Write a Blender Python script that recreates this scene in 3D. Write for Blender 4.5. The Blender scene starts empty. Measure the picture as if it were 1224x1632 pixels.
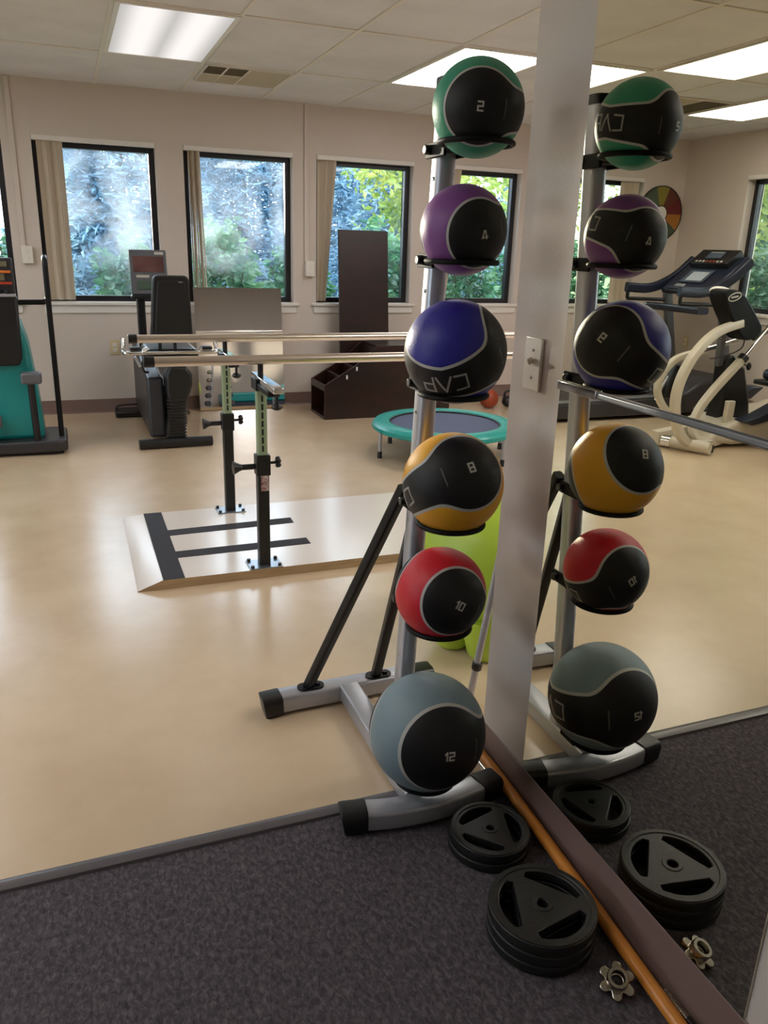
import bpy, math, random
from mathutils import Vector, Matrix
import numpy as np

# ------------------------------------------------------------------ camera, world, sun, exposure
sc = bpy.context.scene
COL = sc.collection
CAM_Z = 1.338
PITCH, ROLL, YAW = math.radians(18.416), math.radians(1.763), math.radians(21.657)
_r = Vector((math.cos(YAW), -math.sin(YAW), 0)); _f = Vector((math.sin(YAW), math.cos(YAW), 0)); _u = Vector((0, 0, 1))
_f2 = _f*math.cos(PITCH) - _u*math.sin(PITCH); _u2 = _u*math.cos(PITCH) + _f*math.sin(PITCH)
_r3 = _r*math.cos(ROLL) + _u2*math.sin(ROLL); _u3 = _u2*math.cos(ROLL) - _r*math.sin(ROLL)
cam = bpy.data.cameras.new('camera'); cam_o = bpy.data.objects.new('camera', cam); COL.objects.link(cam_o)
cam.sensor_fit = 'VERTICAL'; cam.sensor_height = 36.0; cam.lens = 1264.1/1632*36.0
cam.clip_start = 0.02; cam.clip_end = 200
cam_o.matrix_world = Matrix(((_r3.x, _u3.x, -_f2.x, 0), (_r3.y, _u3.y, -_f2.y, 0), (_r3.z, _u3.z, -_f2.z, CAM_Z), (0, 0, 0, 1)))
sc.camera = cam_o

SKY_STRENGTH = 7.5
SUN_STRENGTH = 3.5
LAMP_STRENGTH = 7.5
LAMP_DIM = 0.8
EXPOSURE = 0.14
w = bpy.data.worlds.new('sky'); sc.world = w; w.use_nodes = True
_bg = w.node_tree.nodes['Background']; _bg.inputs[0].default_value = (0.76, 0.86, 1.0, 1); _bg.inputs[1].default_value = SKY_STRENGTH
sun = bpy.data.lights.new('sun', 'SUN'); sun.energy = SUN_STRENGTH; sun.angle = math.radians(1.5); sun.color = (1.0, 0.86, 0.68)
sun_o = bpy.data.objects.new('sun', sun); COL.objects.link(sun_o)
sun_o.rotation_euler = Vector((0.25, -1.0, -0.07)).to_track_quat('-Z', 'Y').to_euler()
sun_o.location = (-3, 20, 6)
vs = sc.view_settings
sc.display_settings.display_device = 'sRGB'
vs.view_transform = 'Standard'; vs.look = 'None'; vs.gamma = 1.0; vs.exposure = EXPOSURE; vs.use_curve_mapping = False
sc.cycles.use_denoising = True
sc.cycles.max_bounces = 10; sc.cycles.diffuse_bounces = 5; sc.cycles.glossy_bounces = 5; sc.cycles.transparent_max_bounces = 24
sc.cycles.sample_clamp_indirect = 6.0
sc.cycles.caustics_reflective = True; sc.cycles.caustics_refractive = False
random.seed(7); rng = np.random.default_rng(7)

# ------------------------------------------------------------------ materials
def lin(c):
    return tuple(((v/255)/12.92 if v/255 <= 0.04045 else ((v/255+0.055)/1.055)**2.4) for v in c)

def mat(name, rgb, rough=0.5, metal=0.0, spec=0.5, bump=None, var=None, coat=0.0, emit=None):
    """rgb in 0-255 sRGB; bump=(scale, strength); var=(rgb2, scale, detail) mixes a second colour by noise"""
    m = bpy.data.materials.new(name); m.use_nodes = True
    nt = m.node_tree; b = nt.nodes['Principled BSDF']
    b.inputs['Base Color'].default_value = lin(rgb) + (1,)
    b.inputs['Roughness'].default_value = rough; b.inputs['Metallic'].default_value = metal
    b.inputs['Specular IOR Level'].default_value = spec; b.inputs['Coat Weight'].default_value = coat; b.inputs['Coat Roughness'].default_value = max(rough, 0.2)
    if emit:
        b.inputs['Emission Color'].default_value = lin(emit[0]) + (1,); b.inputs['Emission Strength'].default_value = emit[1]
    if bump or var:
        tc = nt.nodes.new('ShaderNodeTexCoord')
    if bump:
        n = nt.nodes.new('ShaderNodeTexNoise'); n.inputs['Scale'].default_value = bump[0]; n.inputs['Detail'].default_value = 4
        bp = nt.nodes.new('ShaderNodeBump'); bp.inputs['Strength'].default_value = bump[1]; bp.inputs['Distance'].default_value = 0.01
        nt.links.new(tc.outputs['Object'], n.inputs['Vector']); nt.links.new(n.outputs['Fac'], bp.inputs['Height'])
        nt.links.new(bp.outputs['Normal'], b.inputs['Normal'])
    if var:
        n2 = nt.nodes.new('ShaderNodeTexNoise'); n2.inputs['Scale'].default_value = var[1]; n2.inputs['Detail'].default_value = var[2]
        r = nt.nodes.new('ShaderNodeValToRGB')
        r.color_ramp.elements[0].position = 0.35; r.color_ramp.elements[1].position = 0.65
        r.color_ramp.elements[0].color = lin(rgb) + (1,); r.color_ramp.elements[1].color = lin(var[0]) + (1,)
        nt.links.new(tc.outputs['Object'], n2.inputs['Vector']); nt.links.new(n2.outputs['Fac'], r.inputs['Fac'])
        nt.links.new(r.outputs['Color'], b.inputs['Base Color'])
    return m

M_wall = mat('painted_wall', (212, 201, 192), 0.7, spec=0.3, bump=(160, 0.06), var=((207, 196, 186), 1.2, 2))
M_ceil = mat('ceiling_tile', (228, 228, 229), 0.9, spec=0.1, bump=(220, 0.25), var=((219, 219, 220), 3.0, 5))
M_grid = mat('ceiling_grid_white', (224, 219, 210), 0.5)
M_white = mat('white_trim', (226, 222, 216), 0.4)
M_plastic_white = mat('white_plastic', (228, 222, 212), 0.35)
M_beige = mat('beige_plastic', (205, 188, 150), 0.4)
M_base = mat('brown_vinyl_base', (126, 104, 97), 0.35, spec=0.4)
M_trimstrip = mat('grey_vinyl_trim', (92, 88, 92), 0.28, spec=0.6)
M_blackframe = mat('black_window_frame', (26, 26, 32), 0.35)
M_black = mat('black_plastic', (20, 20, 22), 0.38)
M_blackgloss = mat('black_enamel', (9, 9, 10), 0.42, spec=0.3)
M_rubber = mat('black_rubber', (24, 24, 25), 0.45, bump=(400, 0.05))
M_plate = mat('black_rubber_plate', (30, 30, 29), 0.42, spec=0.5, bump=(90, 0.06), var=((24, 24, 24), 9, 4))
M_dark = mat('charcoal_plastic', (48, 48, 52), 0.4)
M_darkgrey = mat('dark_grey_plastic', (70, 70, 74), 0.45)
M_silver = mat('silver_paint', (176, 178, 186), 0.32, metal=0.55)
M_chrome = mat('chrome', (215, 214, 212), 0.12, metal=1.0)
M_bar = mat('brushed_stainless', (226, 214, 202), 0.3, metal=1.0)
M_steel = mat('cast_chrome', (190, 184, 172), 0.22, metal=1.0, bump=(60, 0.08))
M_teal = mat('teal_plastic', (20, 140, 140), 0.35)
M_tealpad = mat('teal_vinyl', (30, 150, 140), 0.35, bump=(25, 0.35))
M_cream = mat('cream_enamel', (205, 196, 178), 0.3, spec=0.5)
M_navy = mat('navy_black_plastic', (28, 34, 52), 0.32)
M_greyblue = mat('blue_grey_plastic', (72, 82, 96), 0.4)
M_greyframe = mat('grey_frame_enamel', (92, 94, 100), 0.4)
M_greenpaint = mat('pale_green_steel', (150, 166, 134), 0.35)
M_mat_blue = mat('woven_mesh_grey_blue', (70, 76, 104), 0.6, bump=(300, 0.2))
M_green = mat('lime_vinyl', (172, 200, 62), 0.35)
M_orange = mat('orange_rubber', (150, 62, 30), 0.5)
M_red = mat('red_vinyl', (120, 30, 34), 0.45)
M_mark = mat('light_grey_print', (190, 186, 176), 0.5)
M_mat_dark = mat('dark_blue_vinyl', (44, 50, 70), 0.5)
M_blind = mat('tan_fabric_vane', (204, 192, 174), 0.8, spec=0.1)
M_hub = mat('white_card', (225, 222, 212), 0.6)

def wood_mat(name, c1, c2, rough, scale=(1, 12, 12)):
    m = bpy.data.materials.new(name); m.use_nodes = True; nt = m.node_tree; b = nt.nodes['Principled BSDF']
    tc = nt.nodes.new('ShaderNodeTexCoord'); mp = nt.nodes.new('ShaderNodeMapping'); mp.inputs['Scale'].default_value = scale
    n = nt.nodes.new('ShaderNodeTexNoise'); n.inputs['Scale'].default_value = 2.5; n.inputs['Detail'].default_value = 6; n.inputs['Distortion'].default_value = 1.2
    r = nt.nodes.new('ShaderNodeValToRGB'); r.color_ramp.elements[0].position = 0.3; r.color_ramp.elements[1].position = 0.75
    r.color_ramp.elements[0].color = lin(c1) + (1,); r.color_ramp.elements[1].color = lin(c2) + (1,)
    nt.links.new(tc.outputs['Object'], mp.inputs['Vector']); nt.links.new(mp.outputs['Vector'], n.inputs['Vector'])
    nt.links.new(n.outputs['Fac'], r.inputs['Fac']); nt.links.new(r.outputs['Color'], b.inputs['Base Color'])
    b.inputs['Roughness'].default_value = rough
    return m
M_dowel = wood_mat('varnished_wood', (196, 122, 44), (218, 146, 62), 0.3, (30, 1.2, 30))
M_mahog = wood_mat('dark_mahogany', (26, 16, 14), (48, 21, 15), 0.28, (1, 6, 3))
M_ply = wood_mat('plywood_edge', (186, 158, 120), (150, 118, 84), 0.6, (2, 2, 90))
M_lam = mat('cream_laminate', (228, 218, 208), 0.22, spec=0.8, coat=0.2)

def floor_mat():
    m = mat('sheet_vinyl_floor', (206, 176, 132), 0.20, spec=0.8, coat=0.25)
    nt = m.node_tree; b = nt.nodes['Principled BSDF']; tc = nt.nodes.new('ShaderNodeTexCoord')
    n = nt.nodes.new('ShaderNodeTexNoise'); n.inputs['Scale'].default_value = 3.0; n.inputs['Detail'].default_value = 9; n.inputs['Roughness'].default_value = 0.62
    r = nt.nodes.new('ShaderNodeValToRGB'); e = r.color_ramp.elements
    e[0].position = 0.32; e[0].color = lin((200, 176, 146)) + (1,); e[1].position = 0.7; e[1].color = lin((211, 189, 160)) + (1,)
    nt.links.new(tc.outputs['Object'], n.inputs['Vector']); nt.links.new(n.outputs['Fac'], r.inputs['Fac']); nt.links.new(r.outputs['Color'], b.inputs['Base Color'])
    b.inputs['Roughness'].default_value = 0.25
    return m

def carpet_mat():
    m = mat('loop_carpet', (84, 79, 80), 0.95, spec=0.08)
    nt = m.node_tree; b = nt.nodes['Principled BSDF']; tc = nt.nodes.new('ShaderNodeTexCoord')
    mp = nt.nodes.new('ShaderNodeMapping'); mp.inputs['Scale'].default_value = (1.0, 0.6, 1)
    v = nt.nodes.new('ShaderNodeTexNoise'); v.inputs['Scale'].default_value = 105; v.inputs['Detail'].default_value = 5; v.inputs['Roughness'].default_value = 0.7; v.inputs['Distortion'].default_value = 0.6
    r = nt.nodes.new('ShaderNodeValToRGB'); e = r.color_ramp.elements
    e[0].position = 0.33; e[0].color = lin((64, 61, 67)) + (1,); e[1].position = 0.68; e[1].color = lin((112, 107, 112)) + (1,)
    x = e.new(0.5); x.color = lin((84, 79, 84)) + (1,)
    bp = nt.nodes.new('ShaderNodeBump'); bp.inputs['Strength'].default_value = 0.6; bp.inputs['Distance'].default_value = 0.006
    nt.links.new(tc.outputs['Object'], mp.inputs['Vector']); nt.links.new(mp.outputs['Vector'], v.inputs['Vector'])
    nt.links.new(v.outputs['Fac'], r.inputs['Fac']); nt.links.new(r.outputs['Color'], b.inputs['Base Color'])
    nt.links.new(v.outputs['Fac'], bp.inputs['Height']); nt.links.new(bp.outputs['Normal'], b.inputs['Normal'])
    return m

def mirror_mat():
    m = bpy.data.materials.new('mirror_silver'); m.use_nodes = True; nt = m.node_tree
    b = nt.nodes['Principled BSDF']; b.inputs['Base Color'].default_value = (0.83, 0.81, 0.68, 1); b.inputs['Metallic'].default_value = 1; b.inputs['Roughness'].default_value = 0.0
    return m

M_mirror2 = mat('clear_mirror', (240, 240, 240), 0.0, metal=1.0)
def glass_mat(name, dirt, seed):
    """window glass: clear, with a mirror-like surface and a film of dust that scatters the sun"""
    m = bpy.data.materials.new(name); m.use_nodes = True; nt = m.node_tree; nt.nodes.clear()
    out = nt.nodes.new('ShaderNodeOutputMaterial'); tr = nt.nodes.new('ShaderNodeBsdfTransparent'); tr.inputs[0].default_value = (0.94, 0.97, 0.97, 1)
    gl = nt.nodes.new('ShaderNodeBsdfGlossy'); gl.inputs['Roughness'].default_value = 0.01
    tl = nt.nodes.new('ShaderNodeBsdfTranslucent'); tl.inputs[0].default_value = (0.82, 0.9, 1.0, 1)
    tc = nt.nodes.new('ShaderNodeTexCoord'); mp = nt.nodes.new('ShaderNodeMapping'); mp.inputs['Location'].default_value = (seed, 0, seed*2)
    n = nt.nodes.new('ShaderNodeTexNoise'); n.inputs['Scale'].default_value = 1.7; n.inputs['Detail'].default_value = 7; n.inputs['Distortion'].default_value = 1.5
    mr = nt.nodes.new('ShaderNodeMapRange'); mr.inputs['From Min'].default_value = 0.36; mr.inputs['From Max'].default_value = 0.68
    mr.inputs['To Min'].default_value = 0.0; mr.inputs['To Max'].default_value = dirt
    mx = nt.nodes.new('ShaderNodeMixShader'); fr = nt.nodes.new('ShaderNodeFresnel'); fr.inputs[0].default_value = 1.35; mx2 = nt.nodes.new('ShaderNodeMixShader')
    L = nt.links.new
    sx = nt.nodes.new('ShaderNodeSeparateXYZ'); rp = nt.nodes.new('ShaderNodeValToRGB'); e = rp.color_ramp.elements
    e[0].position = 0.22; e[0].color = (0.12, 0.12, 0.12, 1); e[1].position = 0.55; e[1].color = (1, 1, 1, 1); x = e.new(1.0); x.color = (0.45, 0.45, 0.45, 1)
    mu = nt.nodes.new('ShaderNodeMath'); mu.operation = 'MULTIPLY'
    L(tc.outputs['Object'], mp.inputs[0]); L(mp.outputs[0], n.inputs['Vector']); L(n.outputs['Fac'], mr.inputs['Value'])
    L(tc.outputs['Object'], sx.inputs[0]); L(sx.outputs[2], rp.inputs['Fac']); L(mr.outputs['Result'], mu.inputs[0]); L(rp.outputs['Color'], mu.inputs[1]); L(mu.outputs[0], mx.inputs[0])
    L(tr.outputs[0], mx.inputs[1]); L(tl.outputs[0], mx.inputs[2]); L(fr.outputs[0], mx2.inputs[0]); L(mx.outputs[0], mx2.inputs[1]); L(gl.outputs[0], mx2.inputs[2]); L(mx2.outputs[0], out.inputs[0])
    return m

def leaf_mat(name, c1, c2, c3, scale=2.0):
    m = bpy.data.materials.new(name); m.use_nodes = True; nt = m.node_tree; nt.nodes.clear(); L = nt.links.new
    out = nt.nodes.new('ShaderNodeOutputMaterial'); d = nt.nodes.new('ShaderNodeBsdfDiffuse'); t = nt.nodes.new('ShaderNodeBsdfTranslucent'); g = nt.nodes.new('ShaderNodeBsdfGlossy'); g.inputs['Roughness'].default_value = 0.4
    tc = nt.nodes.new('ShaderNodeTexCoord'); n = nt.nodes.new('ShaderNodeTexNoise'); n.inputs['Scale'].default_value = scale; n.inputs['Detail'].default_value = 6
    r = nt.nodes.new('ShaderNodeValToRGB'); e = r.color_ramp.elements; e[0].position = 0.33; e[0].color = lin(c1)+(1,); e[1].position = 0.68; e[1].color = lin(c3)+(1,); x = e.new(0.5); x.color = lin(c2)+(1,)
    L(tc.outputs['Object'], n.inputs['Vector']); L(n.outputs['Fac'], r.inputs['Fac']); L(r.outputs['Color'], d.inputs[0]); L(r.outputs['Color'], t.inputs[0])
    m1 = nt.nodes.new('ShaderNodeMixShader'); m1.inputs[0].default_value = 0.4; L(d.outputs[0], m1.inputs[1]); L(t.outputs[0], m1.inputs[2])
    m2 = nt.nodes.new('ShaderNodeMixShader'); m2.inputs[0].default_value = 0.06; L(m1.outputs[0], m2.inputs[1]); L(g.outputs[0], m2.inputs[2]); L(m2.outputs[0], out.inputs[0])
    return m

def lamp_mat(name, strength):
    """prismatic diffuser lit by two tubes behind it"""
    m = bpy.data.materials.new(name); m.use_nodes = True; nt = m.node_tree; nt.nodes.clear(); L = nt.links.new
    out = nt.nodes.new('ShaderNodeOutputMaterial'); em = nt.nodes.new('ShaderNodeEmission'); em.inputs[0].default_value = (1.0, 0.955, 0.92, 1)
    tc = nt.nodes.new('ShaderNodeTexCoord'); sx = nt.nodes.new('ShaderNodeSeparateXYZ'); L(tc.outputs['Object'], sx.inputs[0])
    a = nt.nodes.new('ShaderNodeMath'); a.operation = 'ABSOLUTE'; L(sx.outputs[0], a.inputs[0])
    s = nt.nodes.new('ShaderNodeMath'); s.operation = 'SUBTRACT'; s.inputs[1].default_value = 0.13; L(a.outputs[0], s.inputs[0])
    q = nt.nodes.new('ShaderNodeMath'); q.operation = 'ABSOLUTE'; L(s.outputs[0], q.inputs[0])
    mr = nt.nodes.new('ShaderNodeMapRange'); mr.interpolation_type = 'SMOOTHSTEP'; mr.inputs['From Min'].default_value = 0.02; mr.inputs['From Max'].default_value = 0.15
    mr.inputs['To Min'].default_value = strength*1.15; mr.inputs['To Max'].default_value = strength*0.62
    L(q.outputs[0], mr.inputs['Value']); L(mr.outputs['Result'], em.inputs[1]); L(em.outputs[0], out.inputs[0])
    return m

# ------------------------------------------------------------------ mesh helpers
def origin_of(o):
    v = Vector((0, 0, 0))
    while o is not None:
        v += o.location; o = o.parent
    return v

def spline(pts, n=8, closed=False):
    P = [Vector(p) for p in pts]; out = []; N = len(P)
    rngk = range(N if closed else N-1)
    for i in rngk:
        if closed: a, b, c, d = P[i-1], P[i], P[(i+1) % N], P[(i+2) % N]
        else: a, b, c, d = P[max(i-1, 0)], P[i], P[i+1], P[min(i+2, N-1)]
        for k in range(n):
            t = k/n
            out.append(0.5*((2*b) + (c-a)*t + (2*a-5*b+4*c-d)*t*t + (3*b-a-3*c+d)*t**3))
    if not closed: out.append(P[-1])
    return out

def fillet(pts, r, n=6):
    P = [Vector(p) for p in pts]; out = [P[0]]
    for i in range(1, len(P)-1):
        a, b, c = P[i-1], P[i], P[i+1]
        u = (a-b); v = (c-b); ru = min(r, u.length*0.49, v.length*0.49)
        p0 = b + u.normalized()*ru; p1 = b + v.normalized()*ru
        for k in range(n+1):
            t = k/n; out.append(p0*(1-t)**2 + b*2*t*(1-t) + p1*t*t)
    out.append(P[-1]); return out

class MB:
    def __init__(self): self.v = []; self.f = []; self.mi = []; self.m = 0
    def add(self, vs, fs):
        b = len(self.v); self.v += [tuple(x) for x in vs]; self.f += [tuple(i+b for i in q) for q in fs]; self.mi += [self.m]*len(fs); return self
    def bx(self, x0, x1, y0, y1, z0, z1):
        return self.add([(x0,y0,z0),(x1,y0,z0),(x1,y1,z0),(x0,y1,z0),(x0,y0,z1),(x1,y0,z1),(x1,y1,z1),(x0,y1,z1)],
                        [(0,3,2,1),(4,5,6,7),(0,1,5,4),(1,2,6,5),(2,3,7,6),(3,0,4,7)])
    def box(self, c, s, rot=None):
        R = rot if rot is not None else Matrix.Identity(3); c = Vector(c); vs = []
        for z in (-1, 1):
            for x, y in ((-1,-1),(1,-1),(1,1),(-1,1)):
                vs.append(c + R @ Vector((x*s[0]/2, y*s[1]/2, z*s[2]/2)))
        return self.add(vs, [(0,3,2,1),(4,5,6,7),(0,1,5,4),(1,2,6,5),(2,3,7,6),(3,0,4,7)])
    def sweep(self, pts, sec, closed=False, up=(0, 0, 1), scale=None):
        """sweep a closed 2D section (list of (a,b)) along pts; b follows 'up' as near as can be"""
        P = [Vector(p) for p in pts]; N = len(P); S = len(sec); rings = []; up = Vector(up); prev = None
        for i in range(N):
            if closed: t = P[(i+1) % N]-P[i-1]
            else: t = P[min(i+1, N-1)]-P[max(i-1, 0)]
            t.normalize()
            if prev is None:
                a = t.cross(up)
                if a.length < 1e-4: a = t.cross(Vector((0, 1, 0)))
                a.normalize(); b = a.cross(t)
            else:
                b = prev - t*prev.dot(t); b.normalize(); a = t.cross(b)
            prev = b; k = scale[i] if scale else 1
            rings += [P[i] + a*(s[0]*k) + b*(s[1]*k) for s in sec]
        fs = []
        for i in range(N if closed else N-1):
            j = (i+1) % N
            for k in range(S):
                fs.append((i*S+k, i*S+(k+1) % S, j*S+(k+1) % S, j*S+k))
        if not closed: fs += [tuple(range(S-1, -1, -1)), tuple((N-1)*S+k for k in range(S))]
        return self.add(rings, fs)
    def tube(self, pts, r, seg=12, closed=False, scale=None):
        return self.sweep(pts, [(r*math.cos(2*math.pi*k/seg), r*math.sin(2*math.pi*k/seg)) for k in range(seg)], closed, scale=scale)
    def rtube(self, pts, wd, ht, rad=0.008, up=(0, 0, 1), closed=False):
        sec = []
        for cx, cy, a0 in ((wd/2-rad, ht/2-rad, 0), (-wd/2+rad, ht/2-rad, 90), (-wd/2+rad, -ht/2+rad, 180), (wd/2-rad, -ht/2+rad, 270)):
            for k in range(4):
                a = math.radians(a0+30*k); sec.append((cx+rad*math.cos(a), cy+rad*math.sin(a)))
        return self.sweep(pts, sec, closed, up)
    def cyl(self, p0, p1, r0, r1=None, seg=20):
        p0 = Vector(p0); p1 = Vector(p1); r1 = r0 if r1 is None else r1
        return self.tube([p0, p1], 1.0, seg, scale=[r0, r1])
    def prism(self, poly, axis, a, b):
        def P(u, v, t): return {'x': (t, u, v), 'y': (u, t, v), 'z': (u, v, t)}[axis]
        n = len(poly); vs = [P(u, v, a) for u, v in poly]+[P(u, v, b) for u, v in poly]
        return self.add(vs, [tuple(range(n)), tuple(range(2*n-1, n-1, -1))]+[(k, k+n, (k+1) % n+n, (k+1) % n) for k in range(n)])
    def lathe(self, prof, c=(0, 0, 0), seg=32, axis='z'):
        vs = []; n = len(prof)
        for k in range(seg):
            a = 2*math.pi*k/seg
            for r, z in prof:
                p = (r*math.cos(a), r*math.sin(a), z)
                if axis == 'y': p = (p[0], p[2], p[1])
                if axis == 'x': p = (p[2], p[0], p[1])
                vs.append((p[0]+c[0], p[1]+c[1], p[2]+c[2]))
        fs = []
        for k in range(seg):
            j = (k+1) % seg
            for i in range(n-1): fs.append((k*n+i, j*n+i, j*n+i+1, k*n+i+1))
        return self.add(vs, fs)
    def torus(self, c, R, r, seg=40, s2=10):
        return self.lathe([(R+r*math.cos(2*math.pi*k/s2), r*math.sin(2*math.pi*k/s2)) for k in range(s2+1)], c, seg)
    def ell(self, c, rad, seg=24, rings=14):
        vs = []; fs = []
        for i in range(rings+1):
            th = math.pi*i/rings
            for k in range(seg):
                ph = 2*math.pi*k/seg
                vs.append((c[0]+rad[0]*math.sin(th)*math.cos(ph), c[1]+rad[1]*math.sin(th)*math.sin(ph), c[2]+rad[2]*math.cos(th)))
        for i in range(rings):
            for k in range(seg):
                fs.append((i*seg+k, (i+1)*seg+k, (i+1)*seg+(k+1) % seg, i*seg+(k+1) % seg))
        return self.add(vs, fs)
    def build(self, name, m, parent=None, bevel=0.0, smooth=True, angle=40, label=None, local=False, seg=2):
        me = bpy.data.meshes.new(name)
        o0 = origin_of(parent) if (parent is not None and not local) else Vector((0, 0, 0))
        me.from_pydata([tuple(Vector(v)-o0) for v in self.v], [], self.f)
        ms = m if isinstance(m, (list, tuple)) else [m]
        for x in ms: me.materials.append(x)
        if len(ms) > 1: me.polygons.foreach_set('material_index', self.mi)
        me.update(); me.validate()
        import bmesh
        b = bmesh.new(); b.from_mesh(me); bmesh.ops.remove_doubles(b, verts=b.verts, dist=1e-6); bmesh.ops.recalc_face_normals(b, faces=b.faces); b.to_mesh(me); b.free()
        if smooth:
            me.polygons.foreach_set('use_smooth', [True]*len(me.polygons)); me.set_sharp_from_angle(angle=math.radians(angle))
        ob = bpy.data.objects.new(name, me); COL.objects.link(ob)
        if parent is not None: ob.parent = parent
        if bevel:
            md = ob.modifiers.new('bevel', 'BEVEL'); md.width = bevel; md.segments = seg; md.limit_method = 'ANGLE'; md.angle_limit = math.radians(35); md.harden_normals = False
        if label: ob['label'] = label
        return ob

def thing(name, label, cat, loc, group=None, kind=None):
    o = bpy.data.objects.new(name, None); COL.objects.link(o); o.location = loc; o.empty_display_size = 0.05
    return tag(o, label, cat, group, kind)

def tag(o, label, cat, group=None, kind=None):
    o['label'] = label; o['category'] = cat
    if group: o['group'] = group
    if kind: o['kind'] = kind
    return o

def recenter(o, p):
    """move a top-level mesh's origin to p without moving its shape"""
    p = Vector(p); o.data.transform(Matrix.Translation(-p)); o.location = p; return o

def plate_curve(name, outlines, thick, bev, m, parent):
    """flat plate with holes: outlines are closed 2D loops (first outer, others holes)"""
    cu = bpy.data.curves.new(name+'_outline', 'CURVE'); cu.dimensions = '2D'; cu.fill_mode = 'BOTH'; cu.extrude = thick/2-bev; cu.bevel_depth = bev; cu.bevel_resolution = 2
    for loop in outlines:
        s = cu.splines.new('POLY'); s.points.add(len(loop)-1); s.use_cyclic_u = True
        for p, q in zip(s.points, loop): p.co = (q[0], q[1], 0, 1)
    tmp = bpy.data.objects.new(name+'_outline', cu); COL.objects.link(tmp)
    me = bpy.data.meshes.new_from_object(tmp.evaluated_get(bpy.context.evaluated_depsgraph_get())); me.name = name
    bpy.data.objects.remove(tmp); bpy.data.curves.remove(cu)
    me.materials.clear(); me.materials.append(m)
    me.polygons.foreach_set('use_smooth', [True]*len(me.polygons)); me.set_sharp_from_angle(angle=math.radians(35))
    o = bpy.data.objects.new(name, me); COL.objects.link(o)
    if parent is not None: o.parent = parent
    return o

def arc(cx, cy, r, a0, a1, n): return [(cx+r*math.cos(math.radians(a0+(a1-a0)*k/n)), cy+r*math.sin(math.radians(a0+(a1-a0)*k/n))) for k in range(n+1)]

# ------------------------------------------------------------------ the setting
XM = 0.965            # face of the wall mirror
YB = 6.774            # back (window) wall
HC = 2.403            # ceiling
XL, XR, YF = -3.83, 5.0, -2.2
YEND = 1.655          # end of the mirror wall
YC = 1.575            # carpet edge
ZS, ZT = 0.872, 2.042 # window sill and head

M_floor = floor_mat(); M_carpet = carpet_mat(); M_mirror = mirror_mat()
tag(MB().bx(XL-0.2, XR+0.2, YC, YB+0.2, -0.1, 0).build('floor', M_floor, smooth=False), 'tan sheet vinyl floor of the exercise room', 'floor', kind='structure')
tag(MB().bx(XL-0.2, XR+0.2, YF-0.2, YC, -0.1, 0.0).build('floor_carpet', M_carpet, smooth=False), 'dark grey carpet at the near end of the room', 'floor', kind='structure')
m = MB(); m.prism([(YC-0.030, 0), (YC-0.028, 0.007), (YC-0.012, 0.011), (YC+0.004, 0.009), (YC+0.014, 0.001), (YC+0.014, 0)], 'x', XL, XM-0.02)
tag(m.build('trim_1', M_trimstrip), 'dark grey vinyl strip where carpet meets tan floor', 'floor trim', kind='structure')
ceil = tag(MB().bx(XL-0.2, XR+0.2, YF-0.2, YB+0.2, HC+0.006, HC+0.1).build('ceiling', M_ceil, smooth=False), 'off-white lay-in tile ceiling', 'ceiling', kind='structure')
m = MB(); GW = 0.011
xs = [0.325+0.6105*k for k in range(-7, 9)]; ys = [5.645-1.19*k for k in range(0, 7)]
for x in xs:
    if XL < x < XR: m.bx(x-GW, x+GW, YF, YB, HC, HC+0.008)
for y in ys:
    if YF < y < YB: m.bx(XL, XR, y-GW, y+GW, HC-0.0004, HC+0.008)
m.build('ceiling_grid', M_grid, ceil, smooth=False)

def wall_with_holes(name, axis, p0, p1, u0, u1, holes, label):
    """wall slab between p0 and p1 on its thin axis, running u0..u1, with window holes [(a,b)] between ZS and ZT"""
    m = MB()
    def B(a, b, z0, z1):
        if axis == 'y': m.bx(a, b, p0, p1, z0, z1)
        else: m.bx(p0, p1, a, b, z0, z1)
    e = u0
    for a, b in sorted(holes):
        B(e, a, 0, HC+0.006); B(a, b, 0, ZS); B(a, b, ZT, HC+0.006); e = b
    B(e, u1, 0, HC+0.006)
    return tag(m.build(name, M_wall, smooth=False), label, 'wall', kind='structure')

WW = 0.866
BACKW = [-3.335, -2.268, -1.203, -0.137, 0.937, 2.003, 3.062]
LEFTW = [(5.09, 5.96), (4.02, 4.89), (2.95, 3.82), (1.88, 2.75), (0.81, 1.68)]  # last two openings added out of view to let in cool daylight
wall_with_holes('wall_back', 'y', YB, YB+0.2, XL-0.2, XR+0.2, [(a, a+WW) for a in BACKW], 'cream painted wall with the long row of windows')
wall_with_holes('wall_left', 'x', XL-0.2, XL, YF-0.2, YB, LEFTW, 'cream painted side wall behind the treadmill, seen in the mirror')
tag(MB().bx(XR, XR+0.2, YF-0.2, YB, 0, HC+0.006).build('wall_right', M_wall, smooth=False), 'cream painted far right wall', 'wall', kind='structure')
tag(MB().bx(XL, XR, YF-0.2, YF, 0, HC+0.006).build('wall_front', M_wall, smooth=False), 'cream painted wall facing the windows', 'wall', kind='structure')
tag(MB().bx(0.970, 1.092, YF, YEND, 0, HC+0.006).build('wall_mirror', M_wall, bevel=0.004), 'cream partition wall that carries the mirror and light switch', 'wall', kind='structure')
BASE_PROF = [(0, 0), (-0.014, 0), (-0.009, 0.006), (-0.005, 0.018), (-0.004, 0.108), (0, 0.111)]
m = MB(); m.prism([(YB+u, z*0.98) for u, z in BASE_PROF], 'x', XL, XR); tag(m.build('baseboard_back', M_base), 'tan brown vinyl baseboard under the windows', 'baseboard', kind='structure')
m = MB(); m.prism([(XL-u, z) for u, z in BASE_PROF], 'y', YF, YB-0.015); tag(m.build('baseboard_left', M_base), 'brown vinyl baseboard along the side wall', 'baseboard', kind='structure')
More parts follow.
